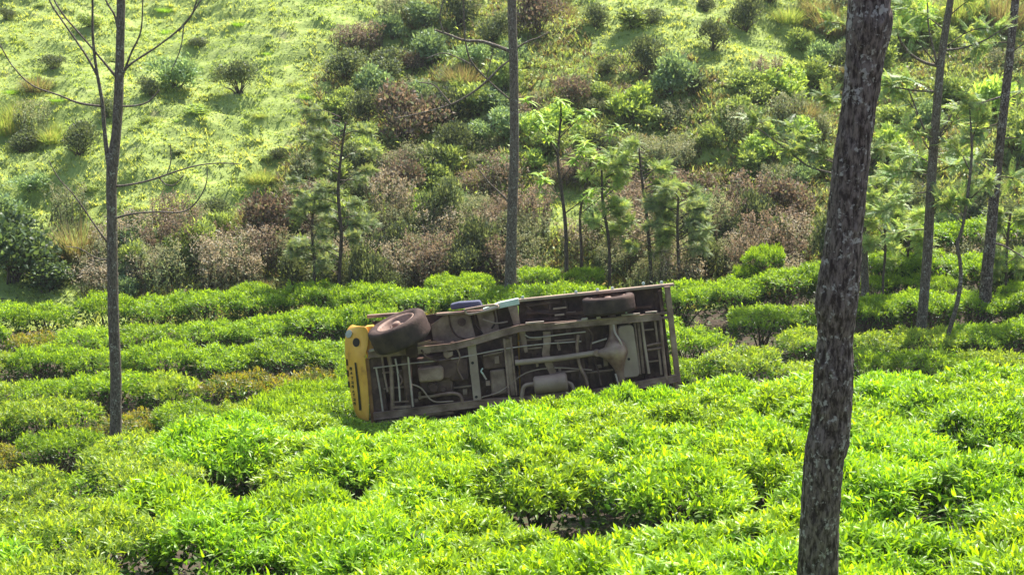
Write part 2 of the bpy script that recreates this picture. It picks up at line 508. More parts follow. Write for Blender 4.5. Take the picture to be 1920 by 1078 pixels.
def label_tea():
    zones = {}
    for t in TEA:
        zones.setdefault(t[4], {}).setdefault(t[0], []).append(t)
    for z, rows in zones.items():
        for ri, rk in enumerate(sorted(rows, reverse=(z == 'valley'))):
            for i, t in enumerate(sorted(rows[rk], key=lambda q: q[1])):
                o = ORD[min(i, 49)]
                if z == 'front': s_ = f'{LOOK[t[3]]} tea bush, {ORD[ri]} foreground row, {o} from left'
                elif z == 'crest': s_ = f'{LOOK[t[3]]} tea bush against the overturned truck, {o} along it from left'
                elif z == 'valley': s_ = f'{LOOK[t[3]]} valley tea bush, {ORD[ri]} row from the hill, {o} from left'
                else: s_ = f'{LOOK[t[3]]} tea bush straying among the weeds at the hill foot, {o} from left'
                t[5]['label'] = s_
label_tea()

# ------------------------------------------------------------------ wild plants
def shrub_meshes(seed, rad, hgt, n, L, W, cols, kind='flat', up=.4, lobes=7, fill=.25, mat=None, spread=.8, droop=.2):
    rng = np.random.default_rng(seed)
    mb = MB()
    cen = []
    for k in range(lobes):
        a = rng.uniform(0, 6.28); q = rng.uniform(0, .62) * rad
        cz = hgt * rng.uniform(.22, .68)
        cen.append((q * math.cos(a), q * math.sin(a), cz, rad * rng.uniform(.32, .52), hgt * rng.uniform(.24, .36)))
    cen = np.array(cen)
    idx = rng.integers(0, lobes, n)
    d = rdir(n, rng)
    d[:, 2] = np.where(d[:, 2] < -.3, -d[:, 2], d[:, 2])
    q = 1 - fill * rng.uniform(0, 1, n) ** 1.5 + .2 * rng.normal(size=n) + .22 * np.sin(9 * d[:, 0] + idx) * np.sin(8 * d[:, 1] + 2 * idx)
    P = cen[idx, :3] + d * q[:, None] * np.stack([cen[idx, 3], cen[idx, 3], cen[idx, 4]], 1)
    P[:, 2] = np.maximum(P[:, 2], .03)
    D = unit(d * spread + np.array([0, 0, up]) + .6 * rng.normal(size=(n, 3)))
    Nn = unit(d + .8 * rng.normal(size=(n, 3)))
    ci = rng.integers(0, len(cols), n)
    C = np.array(cols)[ci] * 1.25 * (1 + .2 * rng.normal(size=(n, 1)))
    Ls = L * rng.uniform(.6, 1.4, n)
    leaves(mb, P, D, Nn, Ls, Ls * W, droop, np.clip(C, .004, 1), kind)
    fol = mb.mesh('shrub_foliage'); fol.materials.append(mat or M_LEAF)
    sb = MB()
    for k in range(16):
        c = cen[rng.integers(0, lobes)]
        e = c[:3] + rdir(1, rng)[0] * np.array([c[3], c[3], c[4]]) * .95
        e[2] = max(e[2], .3 * hgt)
        tube(sb, smooth_pts([(rng.normal(0, .05), rng.normal(0, .05), -.05), (e[0] * .4, e[1] * .4, e[2] * .55), e], 3), np.linspace(.016, .004, 7) * (hgt / 1.0), 4)
    st = sb.mesh('shrub_stem', True); st.materials.append(M_TWIG)
    return fol, st

def weed_meshes(seed, rad, hgt, n_stem, leafcols, tuftcols, tuft=.05, nl=14, lL=.07):
    rng = np.random.default_rng(seed)
    mb, sb = MB(), MB()
    for k in range(n_stem):
        a = rng.uniform(0, 6.28); q = rad * math.sqrt(rng.uniform(0, 1))
        b = np.array([q * math.cos(a), q * math.sin(a), -.03]); h = hgt * rng.uniform(.55, 1.1)
        e = b + np.array([rng.normal(0, .12 * hgt), rng.normal(0, .12 * hgt), h])
        tube(sb, [b, (b + e) / 2 + rng.normal(0, .02, 3), e], [.006, .005, .003], 3)
        t = rng.uniform(.15, .95, nl)
        P = b + (e - b) * t[:, None]
        D = unit(rng.normal(size=(nl, 3)) + np.array([0, 0, .35]))
        leaves(mb, P, D, rdir(nl, rng) + np.array([0, 0, 1.0]), lL * rng.uniform(.6, 1.4, nl), lL * .28, .3, np.array(leafcols)[rng.integers(0, len(leafcols), nl)] * rng.uniform(.7, 1.3, (nl, 1)), 'flat')
        m = 14
        Pt = e + rng.normal(0, tuft * .8, (m, 3)) + np.array([0, 0, tuft * .3])
        leaves(mb, Pt, unit(rdir(m, rng) + np.array([0, 0, .6])), rdir(m, rng), tuft * rng.uniform(.5, 1.2, m), tuft * .3, 0, np.array(tuftcols)[rng.integers(0, len(tuftcols), m)] * rng.uniform(.75, 1.25, (m, 1)), 'flat')
    f_ = mb.mesh('weed_foliage'); f_.materials.append(M_DRY)
    s_ = sb.mesh('weed_stem', True); s_.materials.append(M_TWIG)
    return f_, s_

def tuft_meshes(seed, rad, hgt, n, cols, w=.009, lean=.5, droop=.35):
    rng = np.random.default_rng(seed)
    mb = MB()
    a = rng.uniform(0, 6.28, n); q = rad * .85 * np.sqrt(rng.uniform(0, 1, n))
    P = np.stack([q * np.cos(a), q * np.sin(a), np.full(n, -.02)], 1)
    D = unit(np.stack([.5 * np.cos(a) * q / rad, .5 * np.sin(a) * q / rad, np.full(n, 1.1)], 1) + lean * .35 * rng.normal(size=(n, 3)))
    leaves(mb, P, D, unit(np.stack([-np.cos(a), -np.sin(a), np.full(n, .6)], 1)), hgt * rng.uniform(.6, 1.2, n), w * rng.uniform(.7, 1.4, n), droop * rng.uniform(.2, 1.3, n) * -1 * 0 + droop * rng.uniform(.1, 1.1, n),
           np.array(cols)[rng.integers(0, len(cols), n)] * rng.uniform(.75, 1.25, (n, 1)), 'blade2', .1)
    f_ = mb.mesh('grass_clump_blades'); f_.materials.append(M_GRASS)
    return f_, None

DKG = [(.07, .095, .05), (.10, .13, .07), (.14, .17, .095)]
TEAL = [(.16, .24, .13), (.21, .30, .17), (.13, .19, .10)]
OLV = [(.21, .28, .09), (.27, .34, .11), (.15, .20, .08)]
LIM = [(.30, .42, .10), (.37, .48, .12), (.22, .32, .09)]
BRN = [(.16, .12, .085), (.22, .17, .12), (.12, .09, .065), (.15, .17, .08)]
KIND = {
    'dark': [shrub_meshes(500 + i, .6, 1.0, 2600, .075, .22, DKG, up=.9, spread=.6) for i in range(3)],
    'teal': [shrub_meshes(510 + i, .65, .9, 2400, .10, .2, TEAL, up=.6) for i in range(3)],
    'olive': [shrub_meshes(520 + i, .62, .8, 2200, .10, .25, OLV, up=.5) for i in range(3)],
    'lime': [shrub_meshes(530 + i, .6, .8, 1700, .13, .22, LIM, 'short', up=.5, droop=.5) for i in range(3)],
    'brown': [shrub_meshes(540 + i, .62, .85, 3000, .065, .28, BRN, up=.8, mat=M_DRY) for i in range(3)],
    'gloss': [shrub_meshes(550 + i, .65, .95, 3200, .075, .33, [(.05, .085, .035), (.075, .12, .05), (.10, .15, .07)], up=.3, lobes=10) for i in range(2)],
    'weed': [weed_meshes(560 + i, .5, .85, 60, [(.22, .25, .12), (.25, .23, .13), (.17, .21, .10)], [(.44, .38, .27), (.38, .32, .22), (.52, .47, .36)], .055) for i in range(3)],
    'brownweed': [weed_meshes(570 + i, .5, .8, 60, [(.17, .13, .09), (.20, .16, .11), (.18, .20, .10)], [(.27, .20, .145), (.36, .29, .21)], .05) for i in range(3)],
    'greenweed': [weed_meshes(575 + i, .5, .7, 60, [(.20, .27, .11), (.25, .31, .13), (.15, .20, .09)], [(.38, .39, .22), (.32, .36, .18)], .045) for i in range(3)],
    'tuft': [tuft_meshes(580 + i, .5, .55, 520, [(.22, .42, .05), (.28, .46, .06), (.16, .30, .05)]) for i in range(2)],
    'straw': [tuft_meshes(590 + i, .5, .6, 620, [(.34, .42, .13), (.26, .36, .10), (.34, .33, .15), (.20, .27, .09)], .009, .9, .5) for i in range(2)],
    'rust': [tuft_meshes(595 + i, .5, .65, 620, [(.24, .19, .13), (.20, .16, .10), (.24, .26, .12), (.17, .20, .09)], .009, .9, .5) for i in range(2)],
}
NAMES = {'dark': ('wild_shrub', 'shrub', 'dark grey-green rounded shrub'), 'teal': ('wild_shrub', 'shrub', 'bluish green shrub'),
         'olive': ('wild_shrub', 'shrub', 'olive green low shrub'), 'lime': ('wild_shrub', 'shrub', 'yellowish large-leaved shrub'),
         'brown': ('dried_shrub', 'shrub', 'reddish brown dried shrub'), 'gloss': ('glossy_shrub', 'shrub', 'big dark glossy-leaved shrub'),
         'weed': ('weed_clump', 'weeds', 'dry weeds with tan seed heads'), 'brownweed': ('weed_clump', 'weeds', 'withered brown weed clump'),
         'greenweed': ('weed_clump', 'weeds', 'greenish fine-stemmed weed clump'),
         'tuft': ('grass_clump', 'grass clump', 'bright green grass clump'), 'straw': ('grass_clump', 'grass clump', 'tall straw-yellow grass'), 'rust': ('grass_clump', 'grass clump', 'tall rust-brown grass')}
WIDTH = {'dark': 1.15, 'teal': 1.25, 'olive': 1.2, 'lime': 1.2, 'brown': 1.2, 'gloss': 1.3, 'weed': 1.15, 'brownweed': 1.15, 'greenweed': 1.15, 'tuft': 1.15, 'straw': 1.0, 'rust': 1.0}
PLANTS = []

def plant(px, py, w, kind, hs=1.0, where=None):
    """a plant whose base stands at pixel (px, py) of the hillside and that is w pixels wide"""
    p = ground_at(px, py, 18)
    depth = (p - CAM) @ FW
    s_ = w / (F / depth) / WIDTH[kind]
    nm, cat, lk = NAMES[kind]
    f_, st = random.choice(KIND[kind])
    root = empty(nm, (p[0], p[1], p[2] - .04), None, cat, 'plants growing wild on the hillside', (random.uniform(-.08, .08), random.uniform(-.08, .08), random.uniform(0, 6.28)), (s_, s_, s_ * hs))
    if st is None:
        link('blades', f_, root)
    else:
        link('foliage', f_, root); link('stem', st, root)
    PLANTS.append((px, py, kind, root, where))
    return root

TABLE = [(450, 178, 92, 'dark', .9), (330, 168, 105, 'teal', .9), (285, 182, 60, 'dark', .8), (150, 290, 88, 'dark', .9), (45, 285, 78, 'dark', .7), (200, 222, 62, 'dark', .8),
         (60, 250, 75, 'greenweed', 1.3), (15, 245, 60, 'straw', 1.3), (100, 262, 60, 'straw', 1.0), (35, 225, 60, 'straw', 1.2), (100, 130, 52, 'dark', .7), (72, 168, 60, 'rust', .8), (12, 38, 36, 'dark', .8), (165, 50, 55, 'olive', .7), (370, 88, 50, 'dark', .45),
         (1337, 98, 76, 'dark', 1.0), (1396, 60, 86, 'dark', 1.0), (1322, 22, 46, 'dark', .8), (1445, 8, 60, 'dark', .7), (1205, 142, 82, 'dark', 1.1), (1255, 182, 115, 'teal', 1.0), (1300, 178, 60, 'dark', .9),
         (752, 6, 60, 'dark', .7), (650, 148, 100, 'dark', .7), (720, 142, 105, 'dark', .6), (770, 130, 70, 'brown', .7), (760, 262, 150, 'brown', 1.0), (690, 232, 80, 'dark', 1.0), (835, 245, 110, 'dark', .9), (745, 372, 108, 'brown', 1.0),
         (500, 452, 130, 'brown', 1.1), (470, 420, 60, 'rust', 1.0), (590, 305, 80, 'dark', 1.1), (815, 402, 96, 'tuft', 1.0), (780, 410, 50, 'tuft', .9), (850, 385, 60, 'teal', .8), (795, 50, 80, 'teal', .9), (860, 55, 90, 'dark', 1.0), (1010, 62, 110, 'brown', 1.1),
         (1050, 40, 70, 'rust', 1.0), (1115, 55, 60, 'dark', 1.0), (1185, 52, 90, 'olive', .7), (1220, 45, 60, 'dark', .6), (870, 160, 75, 'rust', 1.0), (1065, 195, 80, 'brown', 1.0), (1130, 292, 62, 'dark', .9), (1140, 140, 50, 'dark', .9), (1512, 218, 62, 'rust', .8), (1475, 405, 125, 'brown', .9),
         (1400, 395, 100, 'brownweed', 1.0), (1540, 330, 70, 'olive', 1.0), (30, 530, 190, 'gloss', .95), (95, 545, 120, 'gloss', .7), (0, 440, 120, 'teal', .9), (150, 480, 90, 'rust', 1.3), (130, 420, 90, 'greenweed', 1.3), (60, 360, 80, 'teal', .7),
         (1690, 480, 130, 'gloss', .9), (1760, 470, 110, 'gloss', .9), (1650, 470, 90, 'gloss', .8), (1820, 470, 110, 'gloss', .8), (1900, 555, 90, 'gloss', 1.1), (1890, 470, 90, 'greenweed', 1.1),
         (1560, 60, 80, 'rust', 1.0), (1500, 95, 70, 'olive', 1.0), (1540, 130, 70, 'teal', 1.1), (1480, 40, 60, 'straw', .9), (1530, 25, 60, 'rust', .9), (1700, 30, 60, 'olive', 1.2), (1800, 40, 80, 'straw', 1.2), (1880, 45, 80, 'rust', 1.2), (1840, 25, 60, 'straw', 1.2),
         (500, 300, 40, 'olive', .5), (370, 210, 60, 'lime', .4), (560, 365, 60, 'straw', 1.0), (490, 340, 55, 'straw', .9), (405, 420, 70, 'dark', .9), (350, 400, 60, 'olive', .7), (250, 430, 80, 'dark', .6), (525, 300, 45, 'dark', .7)]
for t in TABLE:
    plant(*t)

def open_grass(px, py):
    """1 where the photographed hillside is open pasture"""
    lim = np.interp(py, [-50, 0, 90, 150, 250, 330, 420, 480], [860, 800, 640, 590, 560, 520, 430, 250])
    a = px < lim
    b = ((px - 1430) / 130) ** 2 + ((py - 100) / 62) ** 2 < 1
    c = (px > 1110) & (px < 1340) & (py < 105) | (px > 1070) & (px < 1500) & (py < 40)
    d = ((px - 715) / 55) ** 2 + ((py - 435) / 30) ** 2 < 1
    e = ((px - 1035) / 75) ** 2 + ((py - 395) / 40) ** 2 < 1
    return a | b | c | d | e

def fill(n, x0, x1, y0, y1, kinds, wmin, wmax, hs=(.8, 1.15), mind=26, avoid=True):
    got = []
    tries = 0
    while len(got) < n and tries < n * 40:
        tries += 1
        px, py = random.uniform(x0, x1), random.uniform(y0, y1)
        if avoid and bool(open_grass(px, py)): continue
        if any(abs(px - a) < mind and abs(py - b) < mind * .55 for a, b in got): continue
        if any(abs(px - a) < w_ * .5 and abs(py - b) < w_ * .35 for a, b, w_, *_ in TABLE): continue
        got.append((px, py))
        plant(px, py, random.uniform(wmin, wmax), random.choice(kinds), random.uniform(*hs))
fill(34, 620, 960, 20, 320, ['dark', 'olive', 'teal', 'greenweed', 'olive', 'brownweed', 'greenweed'], 50, 90)
fill(36, 975, 1560, 150, 330, ['lime', 'olive', 'greenweed', 'greenweed', 'olive', 'lime', 'greenweed', 'brownweed'], 45, 90)
fill(26, 560, 960, 320, 450, ['greenweed', 'olive', 'brownweed', 'teal', 'dark'], 55, 95)
fill(26, 975, 1560, 330, 450, ['greenweed', 'brownweed', 'olive', 'brownweed', 'teal'], 55, 95)
fill(24, 1580, 1940, 20, 450, ['olive', 'greenweed', 'teal', 'lime', 'dark'], 60, 110)
fill(26, 250, 620, 430, 552, ['weed', 'greenweed', 'brownweed', 'greenweed', 'olive'], 65, 100, (1.0, 1.5), 26, False)
fill(26, 720, 1050, 430, 550, ['weed', 'brownweed', 'greenweed', 'greenweed', 'dark'], 65, 100, (1.0, 1.5), 26, False)
fill(30, 1080, 1580, 430, 555, ['weed', 'brownweed', 'greenweed', 'greenweed', 'dark'], 65, 100, (1.0, 1.5), 26, False)
fill(16, 540, 740, 430, 580, ['greenweed', 'dark', 'olive', 'weed'], 65, 105, (1.1, 1.6), 26, False)
fill(9, 0, 250, 480, 560, ['greenweed', 'teal', 'weed'], 65, 100, (.8, 1.1), 30, False)
fill(10, 1600, 1930, 430, 520, ['greenweed', 'weed', 'dark'], 65, 100, (.8, 1.1), 30, False)
fill(26, 10, 600, 10, 400, ['tuft', 'straw', 'olive', 'tuft'], 22, 42, (.35, .6), 45, False)

def label_plants():
    by = {}
    for px, py, k, o, w in PLANTS:
        band = ('in weed belt before the straight tree' if px < 957 else 'in weed belt beyond the straight tree') if py > 430 else 'low on the hillside' if py > 300 else 'halfway up the hillside' if py > 150 else 'high on the hillside'
        by.setdefault((k, band), []).append((px, o))
    for (k, band), v in by.items():
        for i, (px, o) in enumerate(sorted(v, key=lambda q: q[0])):
            o['label'] = f'{NAMES[k][2]} {band}, {ORD[min(i, 49)]} from left'
label_plants()

# short grass, too many blades to count
def hill_grass():
    rng = np.random.default_rng(3)
    mb = MB()
    n = 78000
    y = rng.uniform(31.0, 52, n); x = rng.uniform(-1, 1, n) * (.36 * y + 1.5)
    z = ground(x, y)
    px, py, _ = project(np.stack([x, y, z], 1))
    op = open_grass(px, py)
    patch = np.sin(.9 * x + 1.1 * np.sin(.7 * y)) * np.sin(1.3 * y + .5 * x) + .5 * np.sin(3.1 * x + 2 * y) * np.sin(2.7 * y - x)
    cl = np.sin(5.3 * x + 3.1 * np.sin(2.3 * y)) * np.sin(4.7 * y + 1.0)
    g1, g2, g3 = np.array((.31, .42, .10)), np.array((.45, .50, .16)), np.array((.17, .24, .08))
    t = np.clip(.5 + .5 * patch + .25 * rng.normal(size=n), 0, 1)[:, None]
    c = g1 * (1 - t) + g2 * t
    c = np.where((rng.uniform(0, 1, n) < np.clip(.2 + .35 * np.sin(2.3 * x + 1.5 * np.sin(3 * y)) * np.sin(5.1 * y + x), 0, .8))[:, None], g3, c)
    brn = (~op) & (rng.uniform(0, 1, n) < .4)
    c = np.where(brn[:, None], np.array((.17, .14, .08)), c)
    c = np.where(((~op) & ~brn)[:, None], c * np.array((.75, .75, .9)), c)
    h = np.where(op, .085 + .045 * (cl + .4 * patch), .20) * rng.uniform(.6, 1.3, n)
    h = np.maximum(h, .03)
    for k in range(4):
        a = rng.uniform(0, 6.28, n)
        off = rng.normal(0, .035, (n, 2))
        P = np.stack([x + off[:, 0], y + off[:, 1], z - .01], 1)
        D = unit(np.stack([.55 * np.cos(a), .55 * np.sin(a), np.ones(n)], 1))
        leaves(mb, P, D, unit(np.stack([-np.cos(a), -np.sin(a), np.full(n, .5)], 1)), h, .013 + .05 * h, .3, c * rng.uniform(.8, 1.2, (n, 1)), 'blade', 0)
    tag(link('hill_grass', mb.mesh('hill_grass'), None, M_GRASS), 'short bright grass covering the open hillside', 'grass', kind='stuff')
hill_grass()

# low mixed undergrowth between the shrubs
def undergrowth():
    rng = np.random.default_rng(11)
    mb = MB()
    n = 60000
    y = rng.uniform(31.2, 47, n); x = rng.uniform(-1, 1, n) * (.36 * y + 1.5)
    z = ground(x, y)
    px, py, _ = project(np.stack([x, y, z], 1))
    big = np.sin(1.4 * x + np.sin(1.1 * y)) * np.sin(1.9 * y + .7 * x)
    k = (~open_grass(px + 30 * rng.normal(size=n), py)) & (big + .6 * rng.normal(size=n) > -.3)
    x, y, z, big = x[k], y[k], z[k], big[k]; n = len(x)
    hh = rng.uniform(0, 1, n) ** 1.3 * (.22 + .25 * np.clip(big, 0, 1))
    P = np.stack([x, y, z + hh], 1)
    D = unit(rng.normal(size=(n, 3)) + np.array([0, 0, .7]))
    L = rng.uniform(.05, .13, n)
    cols = np.array([(.28, .38, .10), (.22, .32, .10), (.34, .42, .13), (.17, .23, .09), (.27, .22, .13)])
    ci = (np.clip(2 + 1.6 * np.sin(.8 * x + 2 * np.sin(.6 * y)) + rng.normal(size=n), 0, 4.4)).astype(int)
    leaves(mb, P, D, unit(np.array([0, 0, 1.0]) + .6 * rng.normal(size=(n, 3))), L, L * .2, .3, cols[ci] * rng.uniform(.75, 1.25, (n, 1)), 'flat')
    tag(link('undergrowth', mb.mesh('undergrowth'), None, M_LEAF), 'low tangled green undergrowth between the shrubs', 'undergrowth', kind='stuff')
undergrowth()

# fallen leaves and small weeds on the plantation floor
def litter():
    rng = np.random.default_rng(5)
    mb = MB()
    n = 26000
    y = rng.uniform(8, 33, n); x = rng.uniform(-1, 1, n) * (.36 * y + 1.5)
    P = np.stack([x, y, ground(x, y) + .01], 1)
    D = unit(rng.normal(size=(n, 3)) * np.array([1, 1, .25]))
    L = rng.uniform(.05, .11, n)
    cols = np.array([(.16, .11, .07), (.10, .07, .05), (.10, .16, .04), (.07, .10, .03)])
    leaves(mb, P, D, unit(np.array([0, 0, 1.0]) + .4 * rng.normal(size=(n, 3))), L, L * .3, .1, cols[rng.integers(0, 4, n)], 'flat')
    tag(link('leaf_litter', mb.mesh('leaf_litter'), None, M_DRY), 'brown fallen leaves on the soil between tea bushes', 'leaf litter', kind='stuff')
litter()

# ------------------------------------------------------------------ trees
def px_path(pts, y):
    """pixel polyline (x, y, width px[, depth offset]) -> points and radii at distance y"""
    out = []
    for q in pts:
        yy = y + (q[3] if len(q) > 3 else 0)
        p = at(q[0], q[1], yy)
        d = (p - CAM) @ FW
        out.append((*p, q[2] / 2 / (F / d)))
    return np.array(out)

def trunk_mesh(name, path, seg, rings, amp, fr, smooth=True):
    P = smooth_pts(path, rings)
    mb = MB()
    tube(mb, P[:, :3], P[:, 3], seg)
    V = mb.V[0]
    cen = np.repeat(P[:, :3], seg, axis=0)
    d = unit(V - cen)
    if amp:
        off = np.empty(len(V))
        for i, (v, dd) in enumerate(zip(V, d)):
            q = Vector((v[0] * fr, v[1] * fr, v[2] * fr * .22))
            a = 1 - 2 * abs(noise.noise(q))
            b = noise.noise(Vector((v[0] * fr * 2.6, v[1] * fr * 2.6, v[2] * fr * .5)))
            c = noise.noise(Vector((v[0] * 5 + 3, v[1] * 5, v[2] * 3)))
            off[i] = amp * (a * .7 - .6 + .45 * b) + amp * .3 * c
        mb.V[0] = V + d * off[:, None]
        mb.V = mb.V[:1]; mb.C = mb.C[:1]; mb.Fs = mb.Fs[:1]; mb.n = len(V)
    return mb.mesh(name, smooth)

def rebase(o_path, base):
    q = o_path.copy(); q[:, :3] -= base
    return q

def frond(mb, P, D, Nn, L, rng, col):
    """pinnate silver-oak leaf: a rachis with pairs of narrow leaflets"""
    D = unit(D); Sd = unit(np.cross(D, Nn)); Nn = np.cross(Sd, D)
    k = 9
    t = np.linspace(.12, 1, k)
    base = P + D * (L * t)[:, None] - Nn * (L * .25 * t ** 2)[:, None]
    ll = L * .42 * (1 - .55 * t)
    for s in (-1, 1):
        d = unit(D * .75 + Sd * s - Nn * .15 + .12 * rng.normal(size=(k, 3)))
        leaves(mb, base, d, np.broadcast_to(Nn, (k, 3)), ll, ll * (.13 if L < .24 else .19), .25, jitter(col, k, rng, .15), 'flat', 0)
    leaves(mb, P[None], D[None], Nn[None], np.array([L]), .004, .25, np.array([col]) * .8, 'blade2', 0)

FROND = [(.25, .35, .13), (.33, .42, .15), (.19, .27, .12)]

def spray(mb, sb, p0, p1, n, L, rng, cols=FROND, r0=.012, spread=.9):
    """a leafy branch from p0 to p1 set with fronds"""
    mid = (p0 + p1) / 2 + np.array([0, 0, .10 * np.linalg.norm(p1 - p0)]) + rng.normal(0, .03, 3)
    pts = smooth_pts([p0, mid, p1], 4)
    if sb is not None: tube(sb, pts, np.linspace(r0, .004, len(pts)), 4)
    ax = unit(p1 - p0)
    for i in range(int(n * (4.0 if L < .2 else 1.9))):
        t = rng.uniform(.25, 1.0) ** .7
        k = t * (len(pts) - 1); a = int(min(k, len(pts) - 2)); P = pts[a] + (pts[a + 1] - pts[a]) * (k - a)
        d = unit(ax * .7 + spread * rng.normal(size=3) + np.array([0, 0, .25]))
        frond(mb, P, d, unit(np.array([0, 0, 1.0]) + .4 * rng.normal(size=3)), L * rng.uniform(.7, 1.25), rng, np.array(cols[rng.integers(0, len(cols))]))

def tree(name, label, y, trunk, branches, bark, seg=12, rings=10, amp=0.0, fr=20.0, foliage=None, seed=1, sink=.4, group=None):
    T = px_path(trunk, y)
    b = T[0, :3].copy()
    gz = g(b[0], b[1])
    b[2] = gz
    base = b.copy()
    if T[0, 2] > gz - sink:                       # run the trunk into the ground
        first = T[0].copy(); first[2] = gz - sink; first[3] *= 1.12
        T = np.vstack([first, T])
    root = empty(name, base, label, 'tree', group)
    link('trunk', trunk_mesh('trunk', rebase(T, base), seg, rings, amp, fr), root, bark)
    for br in branches:
        q = rebase(px_path([(bx_ + random.uniform(-1.6, 1.6) * (i_ > 0), by_ + random.uniform(-1.6, 1.6) * (i_ > 0), bw_ * .85) for i_, (bx_, by_, bw_) in enumerate(br)], y), base)
        link('branch', trunk_mesh('branch', q, 6, 5, 0, 1), root, bark)
    if foliage:
        rng = np.random.default_rng(seed)
        mb, sb = MB(), MB()
        for (x0, y0, x1, y1, n, L, dy) in foliage:
            p0 = at(x0, y0, y) - base; p1 = at(x1, y1, y + dy) - base
            spray(mb, sb, p0, p1, n, L, rng)
        link('foliage', mb.mesh('fronds'), root, M_LEAF)
        tag(link('twigs', sb.mesh('twigs', True), root, M_TWIG), kind='stuff')
    return root

# thick near trunk
tree('near_tree', 'thick dark rough-barked trunk with pale lichen spots, nearest the camera', 9.2,
     [(1530, 1250, 84), (1533, 1078, 76), (1539, 940, 73), (1545, 862, 76), (1552, 830, 79), (1559, 785, 74), (1563, 700, 74), (1566, 640, 67), (1568, 602, 72), (1569, 562, 79), (1578, 480, 73),
      (1586, 400, 69), (1597, 300, 67), (1611, 200, 66), (1622, 112, 73), (1630, 50, 86), (1630, 0, 78), (1640, -120, 74), (1655, -400, 66), (1665, -800, 56), (1690, -1300, 40)],
     [[(1634, -830, 26), (1560, -960, 18), (1480, -1000, 8)], [(1668, -900, 24), (1760, -1040, 16), (1850, -1080, 7)]],
     M_BARK, 96, 40, .012, 30, seed=31)
# forked slim tree on the left
tree('slim_tree', 'slim pale forked tree with bare branches, standing alone at the left', 21.6,
     [(218, 850, 25), (217, 780, 22), (217, 700, 21), (213, 600, 21), (211, 500, 20), (210, 420, 19), (209, 350, 20), (212, 300, 22), (218, 250, 18), (222, 190, 18), (224, 130, 17), (226, 60, 16), (227, 0, 16), (229, -120, 15), (232, -400, 12), (236, -700, 6)],
     [[(209, 335, 13), (202, 290, 11), (197, 240, 9), (190, 190, 8), (182, 135, 7), (175, 70, 6), (173, 0, 5), (170, -90, 4)],
      [(186, 150, 6), (165, 110, 5), (130, 60, 4), (95, 5, 4), (80, -40, 3)],
      [(218, 145, 7), (190, 110, 5), (150, 65, 4), (115, 25, 4), (85, -30, 3)],
      [(226, 140, 7), (250, 118, 5), (300, 85, 4), (345, 45, 4), (385, -10, 3)],
      [(228, 150, 6), (246, 105, 5), (262, 65, 4), (268, 20, 3), (266, -40, 3)],
      [(345, 45, 3), (338, 90, 2.6), (322, 135, 2.2)],
      [(335, 60, 3.4), (360, 25, 3), (376, -20, 3)],
      [(192, 200, 5), (150, 194, 5), (110, 180, 4), (60, 160, 3.5), (25, 125, 3), (2, 90, 3), (-15, 60, 2.5)],
      [(225, 200, 5), (255, 197, 4), (280, 190, 3.4), (298, 170, 3)],
      [(212, 350, 6), (240, 347, 5), (280, 338, 4), (330, 322, 3.5), (375, 310, 3), (415, 305, 2.6), (450, 308, 2)],
      [(298, 333, 3.5), (310, 345, 2.8), (328, 346, 2.5), (342, 330, 2)],
      [(314, 325, 3), (320, 300, 2.5), (320, 270, 2)],
      [(214, 410, 6), (245, 402, 4.5), (290, 397, 4), (340, 397, 3.6), (370, 380, 3.2), (388, 345, 2.6), (390, 310, 2)],
      [(205, 460, 5), (175, 420, 4), (140, 370, 3), (110, 335, 2.5), (92, 300, 2)],
      [(205, 488, 4), (180, 482, 3.2), (150, 468, 2.6), (125, 462, 2)],
      [(222, 60, 6), (214, 30, 5), (200, 5, 4), (190, -30, 3)]],
     M_BARK2, 14, 10, .004, 30)
# the centre tree behind the truck
tree('straight_tree', 'straight slender tree with crooked bare branches, rising behind the overturned truck', 30.6,
     [(957, 590, 24), (957, 530, 22), (959, 450, 20), (961, 380, 19), (964, 300, 18), (964, 200, 17), (963, 120, 17), (961, 60, 17), (960, 0, 17), (961, -120, 15), (965, -400, 11), (968, -650, 5)],
     [[(958, 98, 8), (935, 88, 8), (905, 80, 7), (870, 76, 6), (840, 66, 5), (815, 55, 4)],
      [(872, 76, 4), (871, 45, 4), (870, 0, 4), (868, -50, 3)], [(832, 62, 3.5), (826, 35, 3), (830, 0, 3), (836, -40, 2)],
      [(872, 76, 4), (878, 105, 4), (892, 128, 4), (912, 150, 4), (935, 170, 4), (958, 190, 4)],
      [(958, 112, 4), (938, 125, 4), (913, 150, 5), (885, 175, 4.5), (850, 195, 4), (810, 208, 3.5), (770, 218, 3), (740, 224, 2.5)],
      [(845, 196, 4), (830, 178, 3.5), (812, 160, 3), (785, 154, 2.5)],
      [(890, 125, 3), (860, 108, 2.6), (830, 100, 2.4), (800, 110, 2)],
      [(966, 92, 5), (990, 80, 4), (1012, 70, 3), (1030, 60, 2)],
      [(958, 385, 5), (940, 365, 4), (920, 345, 3.4), (900, 322, 2.5)],
      [(912, 150, 3), (918, 120, 2.5), (926, 90, 2)]],
     M_BARK2, 12, 10, .004, 30)
